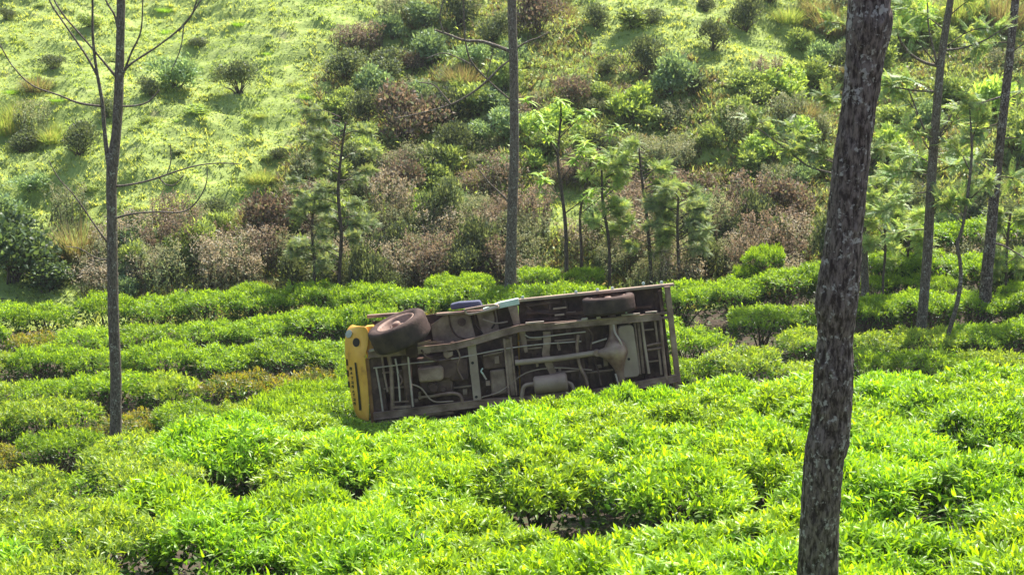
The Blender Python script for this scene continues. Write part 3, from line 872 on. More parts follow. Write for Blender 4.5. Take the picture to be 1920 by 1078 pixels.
# right-hand trees with feathery leaves
FG = 'feathery-leaved trees on the right'
tree('silver_oak', 'leafy tree with straight trunk and ferny leaves, first past the thick trunk', 27.0,
     [(1725, 668, 23), (1728, 610, 20), (1734, 540, 19), (1740, 460, 19), (1744, 380, 18), (1749, 300, 18), (1756, 210, 17), (1764, 120, 15), (1774, 50, 14), (1782, 0, 13), (1795, -120, 12), (1815, -350, 7)],
     [[(1757, 124, 8), (1735, 118, 7), (1710, 103, 6), (1690, 80, 5), (1676, 48, 4)],
      [(1757, 120, 6), (1748, 90, 5), (1742, 50, 4), (1740, 5, 3)], [(1768, 95, 5), (1805, 92, 4), (1850, 75, 3.5), (1890, 50, 3)],
      [(1746, 268, 6), (1730, 235, 5), (1716, 200, 4), (1704, 165, 3)], [(1748, 275, 7), (1766, 250, 6), (1785, 212, 5), (1800, 190, 3)],
      [(1750, 172, 5), (1715, 170, 4), (1680, 165, 3)]],
     M_BARK2, 12, 10, .004, 30,
     foliage=[(1757, 124, 1680, 50, 14, .26, -.3), (1750, 172, 1660, 165, 22, .28, .2), (1746, 268, 1690, 170, 12, .26, .3), (1748, 275, 1810, 190, 12, .26, -.3), (1745, 330, 1660, 330, 22, .28, .3), (1742, 360, 1650, 400, 18, .28, -.3),
              (1745, 330, 1830, 300, 20, .28, .3), (1770, 90, 1880, 55, 20, .28, .2), (1775, 60, 1690, 10, 18, .26, .2), (1780, 30, 1850, -10, 16, .26, 0), (1742, 400, 1815, 380, 16, .28, -.4), (1738, 430, 1670, 440, 12, .26, .4), (1748, 290, 1700, 240, 12, .26, 0), (1748, 310, 1690, 290, 14, .26, .5)], seed=5, group=FG)
tree('silver_oak', 'leafy tree leaning toward the edge with ferny leaves, rightmost of all trunks', 28.6,
     [(1845, 590, 25), (1850, 520, 23), (1858, 440, 21), (1865, 360, 19), (1874, 280, 17), (1884, 190, 17), (1893, 110, 16), (1900, 40, 15), (1906, -20, 15), (1920, -160, 12), (1945, -380, 7)],
     [[(1857, 455, 5), (1880, 460, 4), (1905, 475, 3), (1925, 485, 3)], [(1884, 180, 5), (1850, 190, 4), (1810, 205, 3)], [(1868, 330, 5), (1830, 300, 4), (1800, 290, 3)]],
     M_BARK, 12, 10, .006, 26,
     foliage=[(1884, 180, 1800, 205, 22, .28, .3), (1880, 230, 1800, 270, 20, .28, -.3), (1868, 320, 1790, 290, 18, .28, .2), (1885, 190, 1950, 170, 18, .28, .3), (1875, 260, 1950, 270, 24, .28, -.2), (1868, 330, 1940, 350, 18, .28, .2), (1870, 330, 1810, 350, 14, .26, -.5), (1895, 80, 1830, 90, 16, .28, 0), (1895, 100, 1960, 60, 16, .28, 0)], seed=6, group=FG)
tree('silver_oak_sapling', 'thin crooked sapling bending between the two leafy trees, lower stem bare', 26.6,
     [(1770, 662, 10), (1780, 620, 9), (1792, 580, 9), (1801, 530, 8), (1800, 490, 7), (1795, 460, 7), (1806, 420, 6), (1815, 360, 6), (1822, 290, 5), (1820, 230, 4)], [],
     M_BARK2, 8, 6, 0, 1,
     foliage=[(1806, 420, 1760, 370, 14, .24, .2), (1812, 380, 1860, 340, 14, .24, -.2), (1818, 320, 1780, 270, 14, .24, .2), (1821, 270, 1850, 220, 14, .24, 0), (1820, 240, 1810, 180, 12, .24, 0)], seed=8, group=FG)
tree('silver_oak', 'dark slim trunk half hidden behind the thick trunk, ferny branch to its left', 29.5,
     [(1622, 560, 15), (1621, 500, 14), (1619, 440, 13), (1616, 380, 13), (1612, 320, 12), (1606, 240, 11), (1604, 150, 10), (1604, 60, 9), (1606, -20, 8), (1610, -200, 5)],
     [[(1612, 340, 5), (1560, 326, 5), (1520, 315, 4), (1490, 295, 4), (1450, 262, 3), (1420, 240, 2.5)], [(1610, 318, 5), (1560, 305, 4), (1520, 290, 3), (1490, 280, 3)]],
     M_BARK2, 10, 8, 0, 1,
     foliage=[(1600, 330, 1440, 250, 34, .26, .2), (1600, 318, 1480, 280, 26, .26, -.3), (1540, 310, 1470, 230, 20, .26, .5), (1610, 300, 1660, 280, 14, .26, 0), (1605, 200, 1540, 180, 20, .28, .2), (1605, 170, 1670, 150, 14, .28, 0), (1605, 60, 1550, 40, 14, .28, 0), (1500, 290, 1400, 220, 22, .26, .4)], seed=9, group=FG)
tree('far_tree', 'short dark stem high on the hillside near the upper corner', 44.5,
     [(1848, 62, 8), (1850, 30, 7), (1855, -10, 7), (1860, -100, 5)], [], M_BARK2, 8, 5, 0, 1)

def sapling(px, py, top, w, label, fol, cols, L, seed, yoff=0.0, whorl=False, name='sapling'):
    p = ground_at(px, py, 24)
    y = p[1] + yoff
    rng = np.random.default_rng(seed)
    path = px_path([(px, py, w)] + [(a, b, c) for a, b, c in top], y)
    base = np.array([path[0, 0], y, g(path[0, 0], y)])
    path[0, 2] = base[2] - .1
    root = empty(name, base, label, 'sapling', 'young trees at the foot of the hill')
    link('trunk', trunk_mesh('trunk', rebase(path, base), 7, 5, 0, 1), root, M_TWIG)
    mb, sb = MB(), MB()
    for (x0, y0, x1, y1, n, dy) in fol:
        p0, p1 = at(x0, y0, y) - base, at(x1, y1, y + dy) - base
        if not whorl:
            spray(mb, sb, p0, p1, n, L, rng, cols)
        else:
            tube(sb, [p0, (p0 + p1) / 2 + rng.normal(0, .03, 3), p1], [.012, .009, .005], 4)
            for q in range(max(1, n // 4)):
                c = p0 + (p1 - p0) * (1 if q == 0 else rng.uniform(.4, 1))
                k = 9
                a = np.arange(k) * 2.4 + rng.uniform(0, 6.28)
                D = unit(np.stack([np.cos(a), np.sin(a), rng.uniform(.0, .9, k)], 1))
                leaves(mb, np.repeat(c[None], k, 0) + rng.normal(0, .02, (k, 3)), D, np.repeat(np.array([[0, 0, 1.0]]), k, 0), L * rng.uniform(.7, 1.2, k), L * .13, rng.uniform(.3, .8, k), np.array(cols)[rng.integers(0, len(cols), k)], 'long', .25)
    link('foliage', mb.mesh('sapling_leaves'), root, M_LEAF)
    tag(link('twigs', sb.mesh('twigs', True), root, M_TWIG), kind='stuff')
    return root

YL = [(.34, .46, .06), (.28, .42, .06), (.22, .36, .06)]
GF = [(.33, .44, .15), (.40, .50, .18), (.24, .33, .13)]
GR = [(.30, .38, .18), (.36, .44, .21), (.22, .29, .15)]
def around(x, y0, y1, n, rad, m, seed):
    r_ = random.Random(seed); out = []
    for i in range(n):
        yy = y0 + (y1 - y0) * i / max(1, n - 1)
        a = r_.choice((-1, 1)) * r_.uniform(.4, 1) * rad
        out.append((x, yy, x + a, yy - r_.uniform(0, 30), m, r_.uniform(-.5, .5)))
    return out
sapling(1062, 560, [(1062, 480, 8), (1060, 420, 7), (1052, 350, 6), (1046, 300, 5), (1050, 240, 4), (1052, 200, 3)], 9, 'young tree with whorls of long yellow-green leaves, right of the straight slender tree',
        [(1048, 290, 1000, 230, 26, .2), (1050, 240, 1050, 190, 26, 0), (1048, 260, 1110, 210, 26, -.2), (1052, 340, 1100, 270, 26, .2), (1050, 300, 1130, 300, 18, .3), (1056, 380, 1010, 330, 18, .2), (1050, 270, 985, 190, 20, .4), (1060, 400, 1110, 360, 18, -.3)], YL, .23, 11, 0, True)
sapling(1090, 540, [(1090, 470, 6), (1088, 400, 5), (1100, 340, 5), (1110, 290, 4)], 7, 'thin young tree with yellow-green leaves just beside the whorled one',
        [(1100, 340, 1140, 290, 18, .2), (1104, 320, 1080, 260, 18, .1), (1090, 400, 1150, 350, 18, -.2), (1110, 290, 1160, 240, 18, .2)], YL, .21, 12, .3, True)
sapling(1143, 545, [(1143, 490, 6), (1140, 440, 6), (1130, 380, 5), (1128, 320, 4)], 7, 'thin dark-stemmed sapling with sparse fine leaves over the middle of the truck',
        around(1135, 440, 310, 12, 50, 12, 1), GF, .16, 13)
sapling(1222, 545, [(1218, 470, 7), (1212, 400, 6), (1204, 340, 5), (1198, 280, 4)], 8, 'feathery green sapling above the tail of the truck',
        around(1208, 470, 280, 24, 75, 16, 2), GF, .18, 14)
sapling(1275, 560, [(1272, 490, 6), (1270, 420, 5), (1272, 370, 4)], 7, 'grey-green feathery sapling above the rear corner of the truck', around(1272, 480, 370, 20, 70, 18, 3), GR, .17, 15)
sapling(636, 590, [(636, 520, 7), (640, 440, 7), (634, 360, 6), (640, 290, 5), (648, 230, 4)], 8, 'tall grey-green feathery young tree behind the cab of the truck', around(638, 520, 220, 34, 75, 16, 4), GR, .15, 16)
sapling(585, 580, [(590, 500, 6), (585, 430, 5), (592, 360, 4)], 7, 'shorter grey feathery sapling left of the cab', around(588, 500, 350, 16, 50, 14, 5), GR, .15, 17)
sapling(1700, 560, [(1700, 500, 5), (1704, 440, 5), (1690, 380, 4)], 6, 'low feathery sapling in front of the glossy shrubs on the right', around(1697, 500, 380, 14, 50, 14, 6), GF, .18, 18)
sapling(1890, 600, [(1886, 520, 5), (1890, 440, 5), (1895, 400, 4)], 6, 'feathery sapling at the right edge beside the leaning tree', around(1890, 520, 400, 14, 45, 14, 7), GF, .18, 19)
sapling(1660, 620, [(1655, 540, 5), (1660, 470, 5), (1658, 420, 4)], 6, 'feathery sapling showing right behind the thick trunk', around(1658, 470, 370, 16, 50, 14, 8), GF, .18, 20)

# ------------------------------------------------------------------ the overturned truck
TY = 21.3
TO = at(960, 665, TY)
TK = F / ((TO - CAM) @ FW)                    # pixels per metre at the truck
_a = R(7.2)
_yl = np.array([0, math.cos(R(12.5)), -math.sin(R(12.5))])
_z0 = np.array([0, math.sin(R(12.5)), math.cos(R(12.5))])
_x = math.cos(_a) * RT + math.sin(_a) * _z0
_z = -math.sin(_a) * RT + math.cos(_a) * _z0
TM = Matrix(((_x[0], _yl[0], _z[0], TO[0]), (_x[1], _yl[1], _z[1], TO[1]), (_x[2], _yl[2], _z[2], TO[2]), (0, 0, 0, 1)))

def lp(px, py, Y=0.0):
    """photograph position -> truck coordinates: x to the tail, y from the underside to the roof, z across"""
    dx, dy = (px - 960) / TK, (py - 665) / TK
    c, s_ = math.cos(_a), math.sin(_a)
    k = 1 + Y / TY
    return Vector(((dx * c - dy * s_) * k, Y, (-dx * s_ - dy * c) * k))

M_UNDER = ramp_mat('grimy_underbody', [(.3, (.028, .013, .011)), (.5, (.085, .045, .036)), (.7, (.21, .125, .09))], 3.2, .7, dist=.01, scale2=30)
M_FRAME = ramp_mat('dusty_chassis', [(.3, (.095, .046, .030)), (.48, (.21, .122, .088)), (.7, (.37, .245, .18))], 4.5, .45, dist=.008, scale2=40, spec=.4)
M_PLATE = ramp_mat('dusty_plate', [(.3, (.23, .15, .11)), (.7, (.40, .29, .215))], 3, .5, dist=.006, scale2=40, spec=.4)
M_METAL = ramp_mat('worn_steel', [(.3, (.30, .22, .18)), (.6, (.46, .36, .30)), (.75, (.16, .10, .07))], 6, .4, dist=.004, spec=.5, metal=.0)
M_YEL = ramp_mat('faded_yellow_paint', [(.3, (.30, .12, .025)), (.42, (.68, .33, .04)), (.7, (.82, .45, .07))], 2.6, .45, dist=.004, scale2=25, spec=.45)
M_TYRE = ramp_mat('worn_rubber', [(.35, (.035, .022, .02)), (.7, (.10, .065, .052))], 5, .85, dist=.01, scale2=30)
M_RIM = ramp_mat('rusty_rim', [(.3, (.16, .085, .06)), (.6, (.30, .20, .155)), (.75, (.12, .06, .04))], 6, .6, dist=.004, spec=.3)
M_BLUE = ramp_mat('dull_blue_canvas', [(.3, (.05, .05, .09)), (.7, (.09, .095, .15))], 4, .7, dist=.01)
M_PALE = ramp_mat('pale_green_panel', [(.3, (.34, .42, .38)), (.7, (.60, .66, .60))], 5, .4, dist=.004, spec=.5)
M_BLACK = ramp_mat('black_paint', [(.3, (.012, .01, .01)), (.7, (.03, .02, .018))], 5, .6, dist=.002)
M_LAMP = ramp_mat('blue_grey_lamp_glass', [(.3, (.12, .15, .24)), (.7, (.24, .28, .38))], 5, .15, dist=.001, spec=.7)

TR = empty('overturned_truck', (0, 0, 0), 'yellow-fronted light truck lying on its side in the tea, grimy underside to the camera', 'truck')
TR.matrix_world = TM

def part(name, bm, mat, parent=None, bev=.006, smooth=False):
    bmesh.ops.recalc_face_normals(bm, faces=bm.faces)
    me = bpy.data.meshes.new(name)
    bm.to_mesh(me); bm.free()
    if smooth: me.polygons.foreach_set('use_smooth', [True] * len(me.polygons))
    o = link(name, me, parent or TR, mat)
    if bev:
        m = o.modifiers.new('bevel', 'BEVEL'); m.width = bev; m.segments = 2; m.limit_method = 'ANGLE'
    return o

def prism(bm, pts, y0, y1):
    """polygon in truck (x, z) between two depths"""
    a = [bm.verts.new((p[0], y0, p[2])) for p in pts]
    b = [bm.verts.new((p[0], y1, p[2])) for p in pts]
    n = len(pts)
    bm.faces.new(a); bm.faces.new(b[::-1])
    for i in range(n): bm.faces.new((a[i], b[i], b[(i + 1) % n], a[(i + 1) % n]))

def beam(bm, x1, y1, x2, y2, w, Y, dep, w2=None):
    p, q = lp(x1, y1, Y), lp(x2, y2, Y)
    d = (q - p); d.y = 0; d.normalize()
    n = Vector((-d.z, 0, d.x)); w = w / TK / 2; w2 = (w2 / TK / 2) if w2 else w
    prism(bm, [p + n * w, q + n * w2, q - n * w2, p - n * w], Y, Y + dep)

def poly(bm, pts, Y, dep):
    prism(bm, [lp(a, b, Y) for a, b in pts], Y, Y + dep)

def channel(bm, pts, w, Y, dep, lip=.018):
    """C-section rail along a pixel polyline: web facing the camera, two flanges"""
    for (x1, y1), (x2, y2) in zip(pts[:-1], pts[1:]):
        beam(bm, x1, y1, x2, y2, w, Y + .004, .012)
        p, q = lp(x1, y1, 0), lp(x2, y2, 0)
        d = (q - p).normalized(); n = Vector((-d.z, 0, d.x))
        for s_ in (-1, 1):
            o = n * (w / TK / 2 * s_)
            prism(bm, [p + o + n * lip * .5, q + o + n * lip * .5, q + o - n * lip * .5, p + o - n * lip * .5], Y - .006, Y + dep)

def pipe(name, pts, rad, mat, parent=None, seg=8, n=5):
    mb = MB()
    P = smooth_pts([tuple(lp(a, b, Y)) for a, b, Y in pts], n)
    tube(mb, P, rad / TK, seg)
    return link(name, mb.mesh(name, True), parent or TR, mat)

def cyl(bm, x, y, Y, r, dep, seg=16, r2=None):
    p = lp(x, y, Y)
    c1 = [p + Vector((math.cos(i / seg * 6.2832), 0, math.sin(i / seg * 6.2832))) * (r / TK) for i in range(seg)]
    c2 = [Vector((p.x, 0, p.z)) + Vector((math.cos(i / seg * 6.2832), 0, math.sin(i / seg * 6.2832))) * ((r2 or r) / TK) for i in range(seg)]
    a = [bm.verts.new((v.x, Y, v.z)) for v in c1]; b = [bm.verts.new((v.x, Y + dep, v.z)) for v in c2]
    bm.faces.new(a); bm.faces.new(b[::-1])
    for i in range(seg): bm.faces.new((a[i], b[i], b[(i + 1) % seg], a[(i + 1) % seg]))

# floor of the body: front tub and load bed with pressed ribs
bm = bmesh.new(); poly(bm, [(700, 606), (832, 590), (968, 566), (975, 780), (696, 805)], .30, .03); part('cab_floor', bm, M_UNDER)
bm = bmesh.new(); poly(bm, [(972, 566), (1240, 540), (1262, 748), (978, 782)], .24, .03); part('bed_floor', bm, M_UNDER)
for x0 in range(990, 1235, 34):
    bm = bmesh.new(); beam(bm, x0, 562 - (x0 - 990) * .09, x0 + 24, 775 - (x0 - 990) * .13, 9, .205, .035); part('floor_rib', bm, M_UNDER, None, .005)
# bodywork behind: load bed sides, cab
def shell(name, x0, x1, y0, y1, z0, z1, mat, bev=.03):
    bm = bmesh.new()
    prism(bm, [Vector((x0, 0, z0)), Vector((x1, 0, z0)), Vector((x1, 0, z1)), Vector((x0, 0, z1))], y0, y1)
    return part(name, bm, mat, None, bev)
e0, e1, e2 = lp(972, 566), lp(1240, 540), lp(700, 606)
zt = e1.z; zb = zt - 1.5
shell('bed_side', e0.x, e1.x - .01, .275, .80, zt - .045, zt - .005, M_FRAME, .008)
shell('bed_side', e0.x, e1.x - .01, .275, .80, zb, zb + .04, M_FRAME, .008)
shell('tailgate', e1.x - .06, e1.x - .02, .28, .78, zb + .05, zt - .05, M_FRAME, .008)
shell('canvas_hood', e0.x + .05, e1.x - .12, .80, 1.55, zb + .05, zt - .03, M_BLUE, .12)
bm = bmesh.new()
for zz, s_ in ((zt - .03, 1), (zb + .03, -1)): pass
prof = [(e2.x + .02, .34), (e0.x - .03, .34), (e0.x - .03, 1.58), (e2.x + .62, 1.60), (e2.x + .30, 1.02), (e2.x - .05, .95)]
a = [bm.verts.new((x, y, zb + .03)) for x, y in prof]; b = [bm.verts.new((x, y, zt - .06)) for x, y in prof]
bm.faces.new(a); bm.faces.new(b[::-1])
for i in range(6): bm.faces.new((a[i], b[i], b[(i + 1) % 6], a[(i + 1) % 6]))
part('cab', bm, M_YEL, None, .04)
bm = bmesh.new()
w = [(e2.x + .67, 1.05), (e0.x - .2, 1.05), (e0.x - .2, 1.45), (e2.x + .84, 1.45)]
a = [bm.verts.new((x, y, zt - .055)) for x, y in w]; b = [bm.verts.new((x, y, zt - .045)) for x, y in w]
bm.faces.new(a); bm.faces.new(b[::-1])
for i in range(4): bm.faces.new((a[i], b[i], b[(i + 1) % 4], a[(i + 1) % 4]))
part('door_window', bm, M_LAMP, None, 0)
# sill along the upper edge of the body
bm = bmesh.new(); beam(bm, 970, 565, 1264, 535, 5, .09, .22); part('side_sill', bm, M_PLATE, None, .004)
bm = bmesh.new(); beam(bm, 818, 591, 905, 584, 4, .10, .26); part('side_sill', bm, M_FRAME, None, .004)
bm = bmesh.new(); beam(bm, 688, 597, 780, 590, 6, .25, .2); part('side_sill', bm, M_FRAME, None, .004)
bm = bmesh.new(); poly(bm, [(905, 580), (935, 568), (972, 560), (974, 571), (940, 578), (908, 586)], .04, .28); part('side_panel', bm, M_PALE, None, .006)
bm = bmesh.new(); poly(bm, [(844, 574), (860, 570), (900, 567), (905, 578), (846, 584)], .26, .35); part('side_canvas', bm, M_BLUE, None, .02)
pipe('side_step', [(872, 580, -.02), (926, 571, -.02), (932, 577, -.02), (880, 589, -.02), (872, 580, -.02)], 2.2, M_PLATE, None, 8, 3)
for bx, by in ((980, 559), (1080, 549), (1120, 545), (1148, 542), (1206, 533), (1240, 531)):
    bm = bmesh.new(); cyl(bm, bx, by, .12, 3.2, .05, 8); part('side_bolt', bm, M_PALE, None, .004)
# wheel-arch tub between the cab floor and the front wheel, inner panels
bm = bmesh.new(); poly(bm, [(832, 594), (880, 588), (892, 636), (846, 652), (812, 640), (808, 612)], .22, .06); part('inner_panel', bm, M_FRAME)
bm = bmesh.new(); poly(bm, [(893, 588), (930, 583), (936, 622), (905, 634)], .20, .06); part('inner_panel', bm, M_FRAME)
for pts in ([(842, 592), (846, 615), (858, 632), (880, 640)], [(888, 590), (894, 612), (905, 628)], [(926, 585), (929, 604), (922, 618)]):
    pipe('panel_seam', [(a_, b_, .19) for a_, b_ in pts], 1.6, M_UNDER)
bm = bmesh.new(); cyl(bm, 866, 606, .19, 8, .04, 14); part('panel_boss', bm, M_UNDER)
bm = bmesh.new(); poly(bm, [(952, 575), (970, 573), (976, 612), (965, 616)], .05, .05); part('body_bracket', bm, M_FRAME)
for x0, y0, x1, y1 in ((985, 574, 1050, 568), (985, 590, 1050, 584), (985, 604, 1050, 598), (1060, 565, 1066, 604), (1030, 570, 1033, 606)):
    bm = bmesh.new(); beam(bm, x0, y0, x1, y1, 6, .15, .05); part('floor_stiffener', bm, M_UNDER)
# chassis rails
bm = bmesh.new(); channel(bm, [(690, 664), (775, 657), (845, 650), (884, 641), (940, 624), (975, 615), (1100, 605), (1236, 593)], 11, -.06, .12); part('chassis_rail', bm, M_FRAME, None, .004)
bm = bmesh.new(); channel(bm, [(700, 781), (765, 773), (850, 762), (900, 756), (975, 751), (1110, 738), (1270, 709)], 12, -.03, .09); part('chassis_rail', bm, M_FRAME, None, .004)
for xx, yy in ((724, 660), (800, 655), (833, 652), (848, 648), (1000, 612), (1180, 598)):
    bm = bmesh.new(); beam(bm, xx, yy - 8, xx + 2, yy + 8, 7, -.05, .05); part('rail_clamp', bm, M_FRAME, None, .004)
# bright worn-metal strips on the upper rail, painting in its sunlit highlights
for x0, y0, x1, y1, ww in ((692, 659, 705, 656, 4.5), (712, 658, 731, 655, 7), (743, 648, 756, 645, 3.5), (764, 646, 774, 644, 3), (985, 607, 1020, 604, 3), (1090, 600, 1102, 598, 4), (1118, 597, 1126, 596, 4), (1165, 592, 1200, 589, 3), (1210, 587, 1232, 585, 3)):
    bm = bmesh.new(); beam(bm, x0, y0 - 2, x1, y1 - 2, ww, -.085, .05); part('highlight_strip', bm, M_METAL, None, .006)
# cross members
bm = bmesh.new(); poly(bm, [(876, 645), (892, 643), (903, 752), (888, 754)], -.02, .03); o = part('cross_member', bm, M_PLATE, None, .004)
for hx, hy in ((886, 680), (893, 744)):
    bm = bmesh.new(); cyl(bm, hx, hy, -.024, 2.8, .005, 10); part('bolt_hole', bm, M_BLACK, o, 0)
bm = bmesh.new(); beam(bm, 945, 635, 955, 745, 4, -.01, .05); beam(bm, 957, 632, 969, 742, 3.4, -.01, .05); beam(bm, 951, 636, 962, 742, 9, .02, .03); part('cross_member', bm, M_FRAME, None, .003)
bm = bmesh.new(); poly(bm, [(972, 617), (984, 616), (990, 660), (984, 662)], .03, .03); part('cross_member', bm, M_FRAME, None, .003)
pts = [(1018, 622), (1032, 621), (1033, 640), (1030, 662), (1036, 682), (1046, 704), (1033, 706), (1022, 684), (1016, 664), (1019, 642)]
bm = bmesh.new(); poly(bm, pts, .02, .02); part('heat_strap', bm, M_FRAME, None, .003)
bm = bmesh.new(); beam(bm, 1082, 625, 1098, 740, 12, .05, .05); part('cross_member', bm, M_UNDER, None, .006)
pipe('brake_pipe', [(1084, 628, .0), (1082, 650, .0), (1087, 685, .0), (1098, 708, .0), (1105, 735, .0)], 3.0, M_FRAME)
# engine, gearbox, front suspension
bm = bmesh.new(); poly(bm, [(782, 690), (826, 684), (832, 690), (832, 708), (826, 714), (786, 717)], -.06, .28); part('oil_pan', bm, M_FRAME, None, .03)
bm = bmesh.new(); poly(bm, [(780, 672), (846, 664), (850, 736), (790, 742)], .05, .2); part('engine_block', bm, M_UNDER, None, .03)
bm = bmesh.new(); cyl(bm, 838, 690, -.02, 20, .26, 18, 26); part('gearbox', bm, M_UNDER, None, .02)
bm = bmesh.new(); poly(bm, [(840, 676), (876, 668), (880, 712), (846, 716)], -.01, .2); part('gearbox_tail', bm, M_UNDER, None, .03)
bm = bmesh.new(); cyl(bm, 812, 727, 0, 9, .2, 12, 12); cyl(bm, 831, 731, .02, 6, .2, 12, 8); part('starter_motor', bm, M_UNDER, None, .01)
bm = bmesh.new(); poly(bm, [(830, 660), (849, 658), (849, 666), (838, 672), (832, 668)], -.05, .1); part('engine_mount', bm, M_FRAME, None, .008)
bm = bmesh.new(); beam(bm, 757, 640, 772, 795, 17, -.02, .10); part('front_axle', bm, M_UNDER, None, .02)
pipe('tie_rod', [(765, 668, -.06), (769, 710, -.06), (774, 762, -.06)], 2.0, M_METAL)
pipe('steering_rod', [(741, 672, -.04), (746, 700, -.04), (750, 752, -.04)], 1.8, M_METAL)
pipe('steering_rod', [(716, 668, .02), (721, 705, .02), (727, 735, .02)], 2.2, M_FRAME)
pipe('steering_rod', [(729, 668, .0), (734, 700, .0), (736, 770, .0)], 4.0, M_FRAME)
pipe('brake_hose', [(748, 700, -.05), (754, 712, -.06), (750, 722, -.05)], 1.6, M_FRAME)
bm = bmesh.new(); beam(bm, 736, 764, 770, 762, 5, -.03, .03); beam(bm, 736, 754, 766, 752, 3, -.03, .03); part('spring_hanger', bm, M_FRAME, None, .003)
for i in range(3):
    bm = bmesh.new(); beam(bm, 704 + 12 * i, 655 + i, 832 - 12 * i, 641 - i, 4.4, .02 - .02 * i, .02); part('leaf_spring', bm, M_FRAME, None, .002)
for i in range(3):
    bm = bmesh.new(); beam(bm, 706 + 12 * i, 792 + i, 850 - 12 * i, 774 - i, 4.4, .02 - .02 * i, .02); part('leaf_spring', bm, M_FRAME, None, .002)
bm = bmesh.new(); poly(bm, [(758, 638), (782, 635), (784, 668), (762, 671)], -.07, .1); part('spring_pad', bm, M_UNDER, None, .01)
pipe('exhaust_pipe', [(815, 742, -.01), (845, 737, -.02), (862, 741, -.02), (868, 756, -.02)], 3.2, M_FRAME)
# radiator guard in front
bm = bmesh.new(); poly(bm, [(688, 668), (716, 664), (728, 790), (700, 796)], .06, .1); part('radiator_guard', bm, M_UNDER, None, .02)
# cab mid panels
bm = bmesh.new(); poly(bm, [(900, 664), (944, 655), (950, 690), (908, 694)], .12, .1); part('floor_pressing', bm, M_UNDER, None, .02)
bm = bmesh.new(); poly(bm, [(918, 696), (946, 692), (953, 738), (922, 744)], .10, .1); part('floor_pressing', bm, M_FRAME, None, .02)
bm = bmesh.new(); beam(bm, 903, 697, 912, 712, 3, .0, .02); part('bent_bracket', bm, M_METAL, None, .002)
pipe('loose_wire', [(905, 690, -.02), (902, 696, -.03), (906, 701, -.02)], 1.4, M_PALE)
# drive shaft, rear axle, differential
pipe('drive_shaft', [(966, 680, -.02), (1050, 671, -.02), (1118, 661, -.02)], 5.4, M_PLATE, None, 12)
bm = bmesh.new(); cyl(bm, 1120, 661, -.09, 7, .12, 12); part('universal_joint', bm, M_FRAME, None, .008)
mb = MB()
ax = smooth_pts([(*lp(1144, 560, .05), .050), (*lp(1149, 612, .02), .052), (*lp(1151, 632, 0), .075), (*lp(1153, 645, -.01), .135), (*lp(1155, 659, -.02), .165), (*lp(1157, 672, -.01), .135), (*lp(1160, 686, 0), .085), (*lp(1164, 705, .02), .056), (*lp(1176, 775, .05), .050)], 4)
tube(mb, ax[:, :3], ax[:, 3], 16)
link('rear_axle', mb.mesh('rear_axle', True), TR, M_FRAME)
mb = MB()
nose = smooth_pts([(*lp(1153, 659, -.06), .13), (*lp(1140, 661, -.07), .10), (*lp(1127, 661, -.06), .055), (*lp(1118, 661, -.04), .04)], 4)
tube(mb, nose[:, :3], nose[:, 3], 16)
link('differential_nose', mb.mesh('differential_nose', True), TR, M_FRAME)
pipe('brake_line', [(1150, 606, -.05), (1153, 622, -.09), (1162, 636, -.13), (1166, 646, -.12)], 1.8, M_METAL)
pipe('stay_rod', [(1110, 643, -.04), (1138, 634, -.05)], 1.6, M_METAL)
pipe('brake_line', [(1154, 700, -.06), (1160, 720, -.06), (1164, 728, -.05)], 1.6, M_METAL)
for i in range(3):
    bm = bmesh.new(); beam(bm, 1062 + 16 * i, 589 - i, 1222 - 16 * i, 575 + i, 4.6, .05 - .025 * i, .022); part('leaf_spring', bm, M_UNDER, None, .002)
for i in range(3):
    bm = bmesh.new(); beam(bm, 1085 + 16 * i, 753 - i, 1245 - 16 * i, 731 + i, 4.6, .05 - .025 * i, .022); part('leaf_spring', bm, M_UNDER, None, .002)
bm = bmesh.new(); beam(bm, 1160, 575, 1174, 574, 10, -.06, .05); part('spring_shackle', bm, M_METAL, None, .004)
pipe('u_bolt', [(1164, 584, -.06), (1162, 575, -.08), (1172, 573, -.08), (1174, 586, -.06)], 1.7, M_PALE)
for x0, y0, x1, y1 in ((1037, 580, 1062, 577), (1040, 592, 1058, 590), (1062, 588, 1080, 586)):
    bm = bmesh.new(); beam(bm, x0, y0, x1, y1, 3, .08, .03); part('floor_bracket', bm, M_PLATE, None, .002)
# fuel tank plate and rear frame
bm = bmesh.new(); poly(bm, [(1158, 618), (1162, 611), (1182, 608), (1188, 613), (1200, 700), (1196, 706), (1172, 709), (1167, 703)], -.01, .16); o = part('fuel_tank', bm, M_PLATE, None, .015)
bm = bmesh.new(); cyl(bm, 1179, 673, -.016, 2.6, .01, 10); part('drain_plug', bm, M_BLACK, o, 0)
bm = bmesh.new(); beam(bm, 1190, 603, 1201, 702, 3.4, .02, .06); beam(bm, 1196, 602, 1207, 701, 5, .05, .04); part('cross_member', bm, M_FRAME, None, .003)
pipe('tail_pipe', [(1148, 601, -.03), (1180, 597, -.03), (1197, 596, -.03), (1203, 602, -.03), (1208, 640, -.03), (1217, 700, -.03)], 2.6, M_PLATE, None, 8, 4)
pipe('bumper_stay', [(1212, 594, -.02), (1232, 593, -.02), (1238, 601, -.02), (1244, 660, -.02), (1250, 712, -.02)], 3.2, M_FRAME)
bm = bmesh.new(); beam(bm, 1228, 600, 1241, 703, 4, .0, .05); part('cross_member', bm, M_FRAME, None, .003)
pipe('tow_bracket', [(1213, 648, -.02), (1226, 645, -.02), (1241, 643, -.02)], 2.2, M_FRAME)
pipe('tow_bracket', [(1214, 656, -.02), (1228, 654, -.02), (1243, 651, -.02)], 2.2, M_FRAME)
bm = bmesh.new(); beam(bm, 1236, 545, 1262, 738, 5, .04, .16); part('rear_sill', bm, M_UNDER, None, .004)
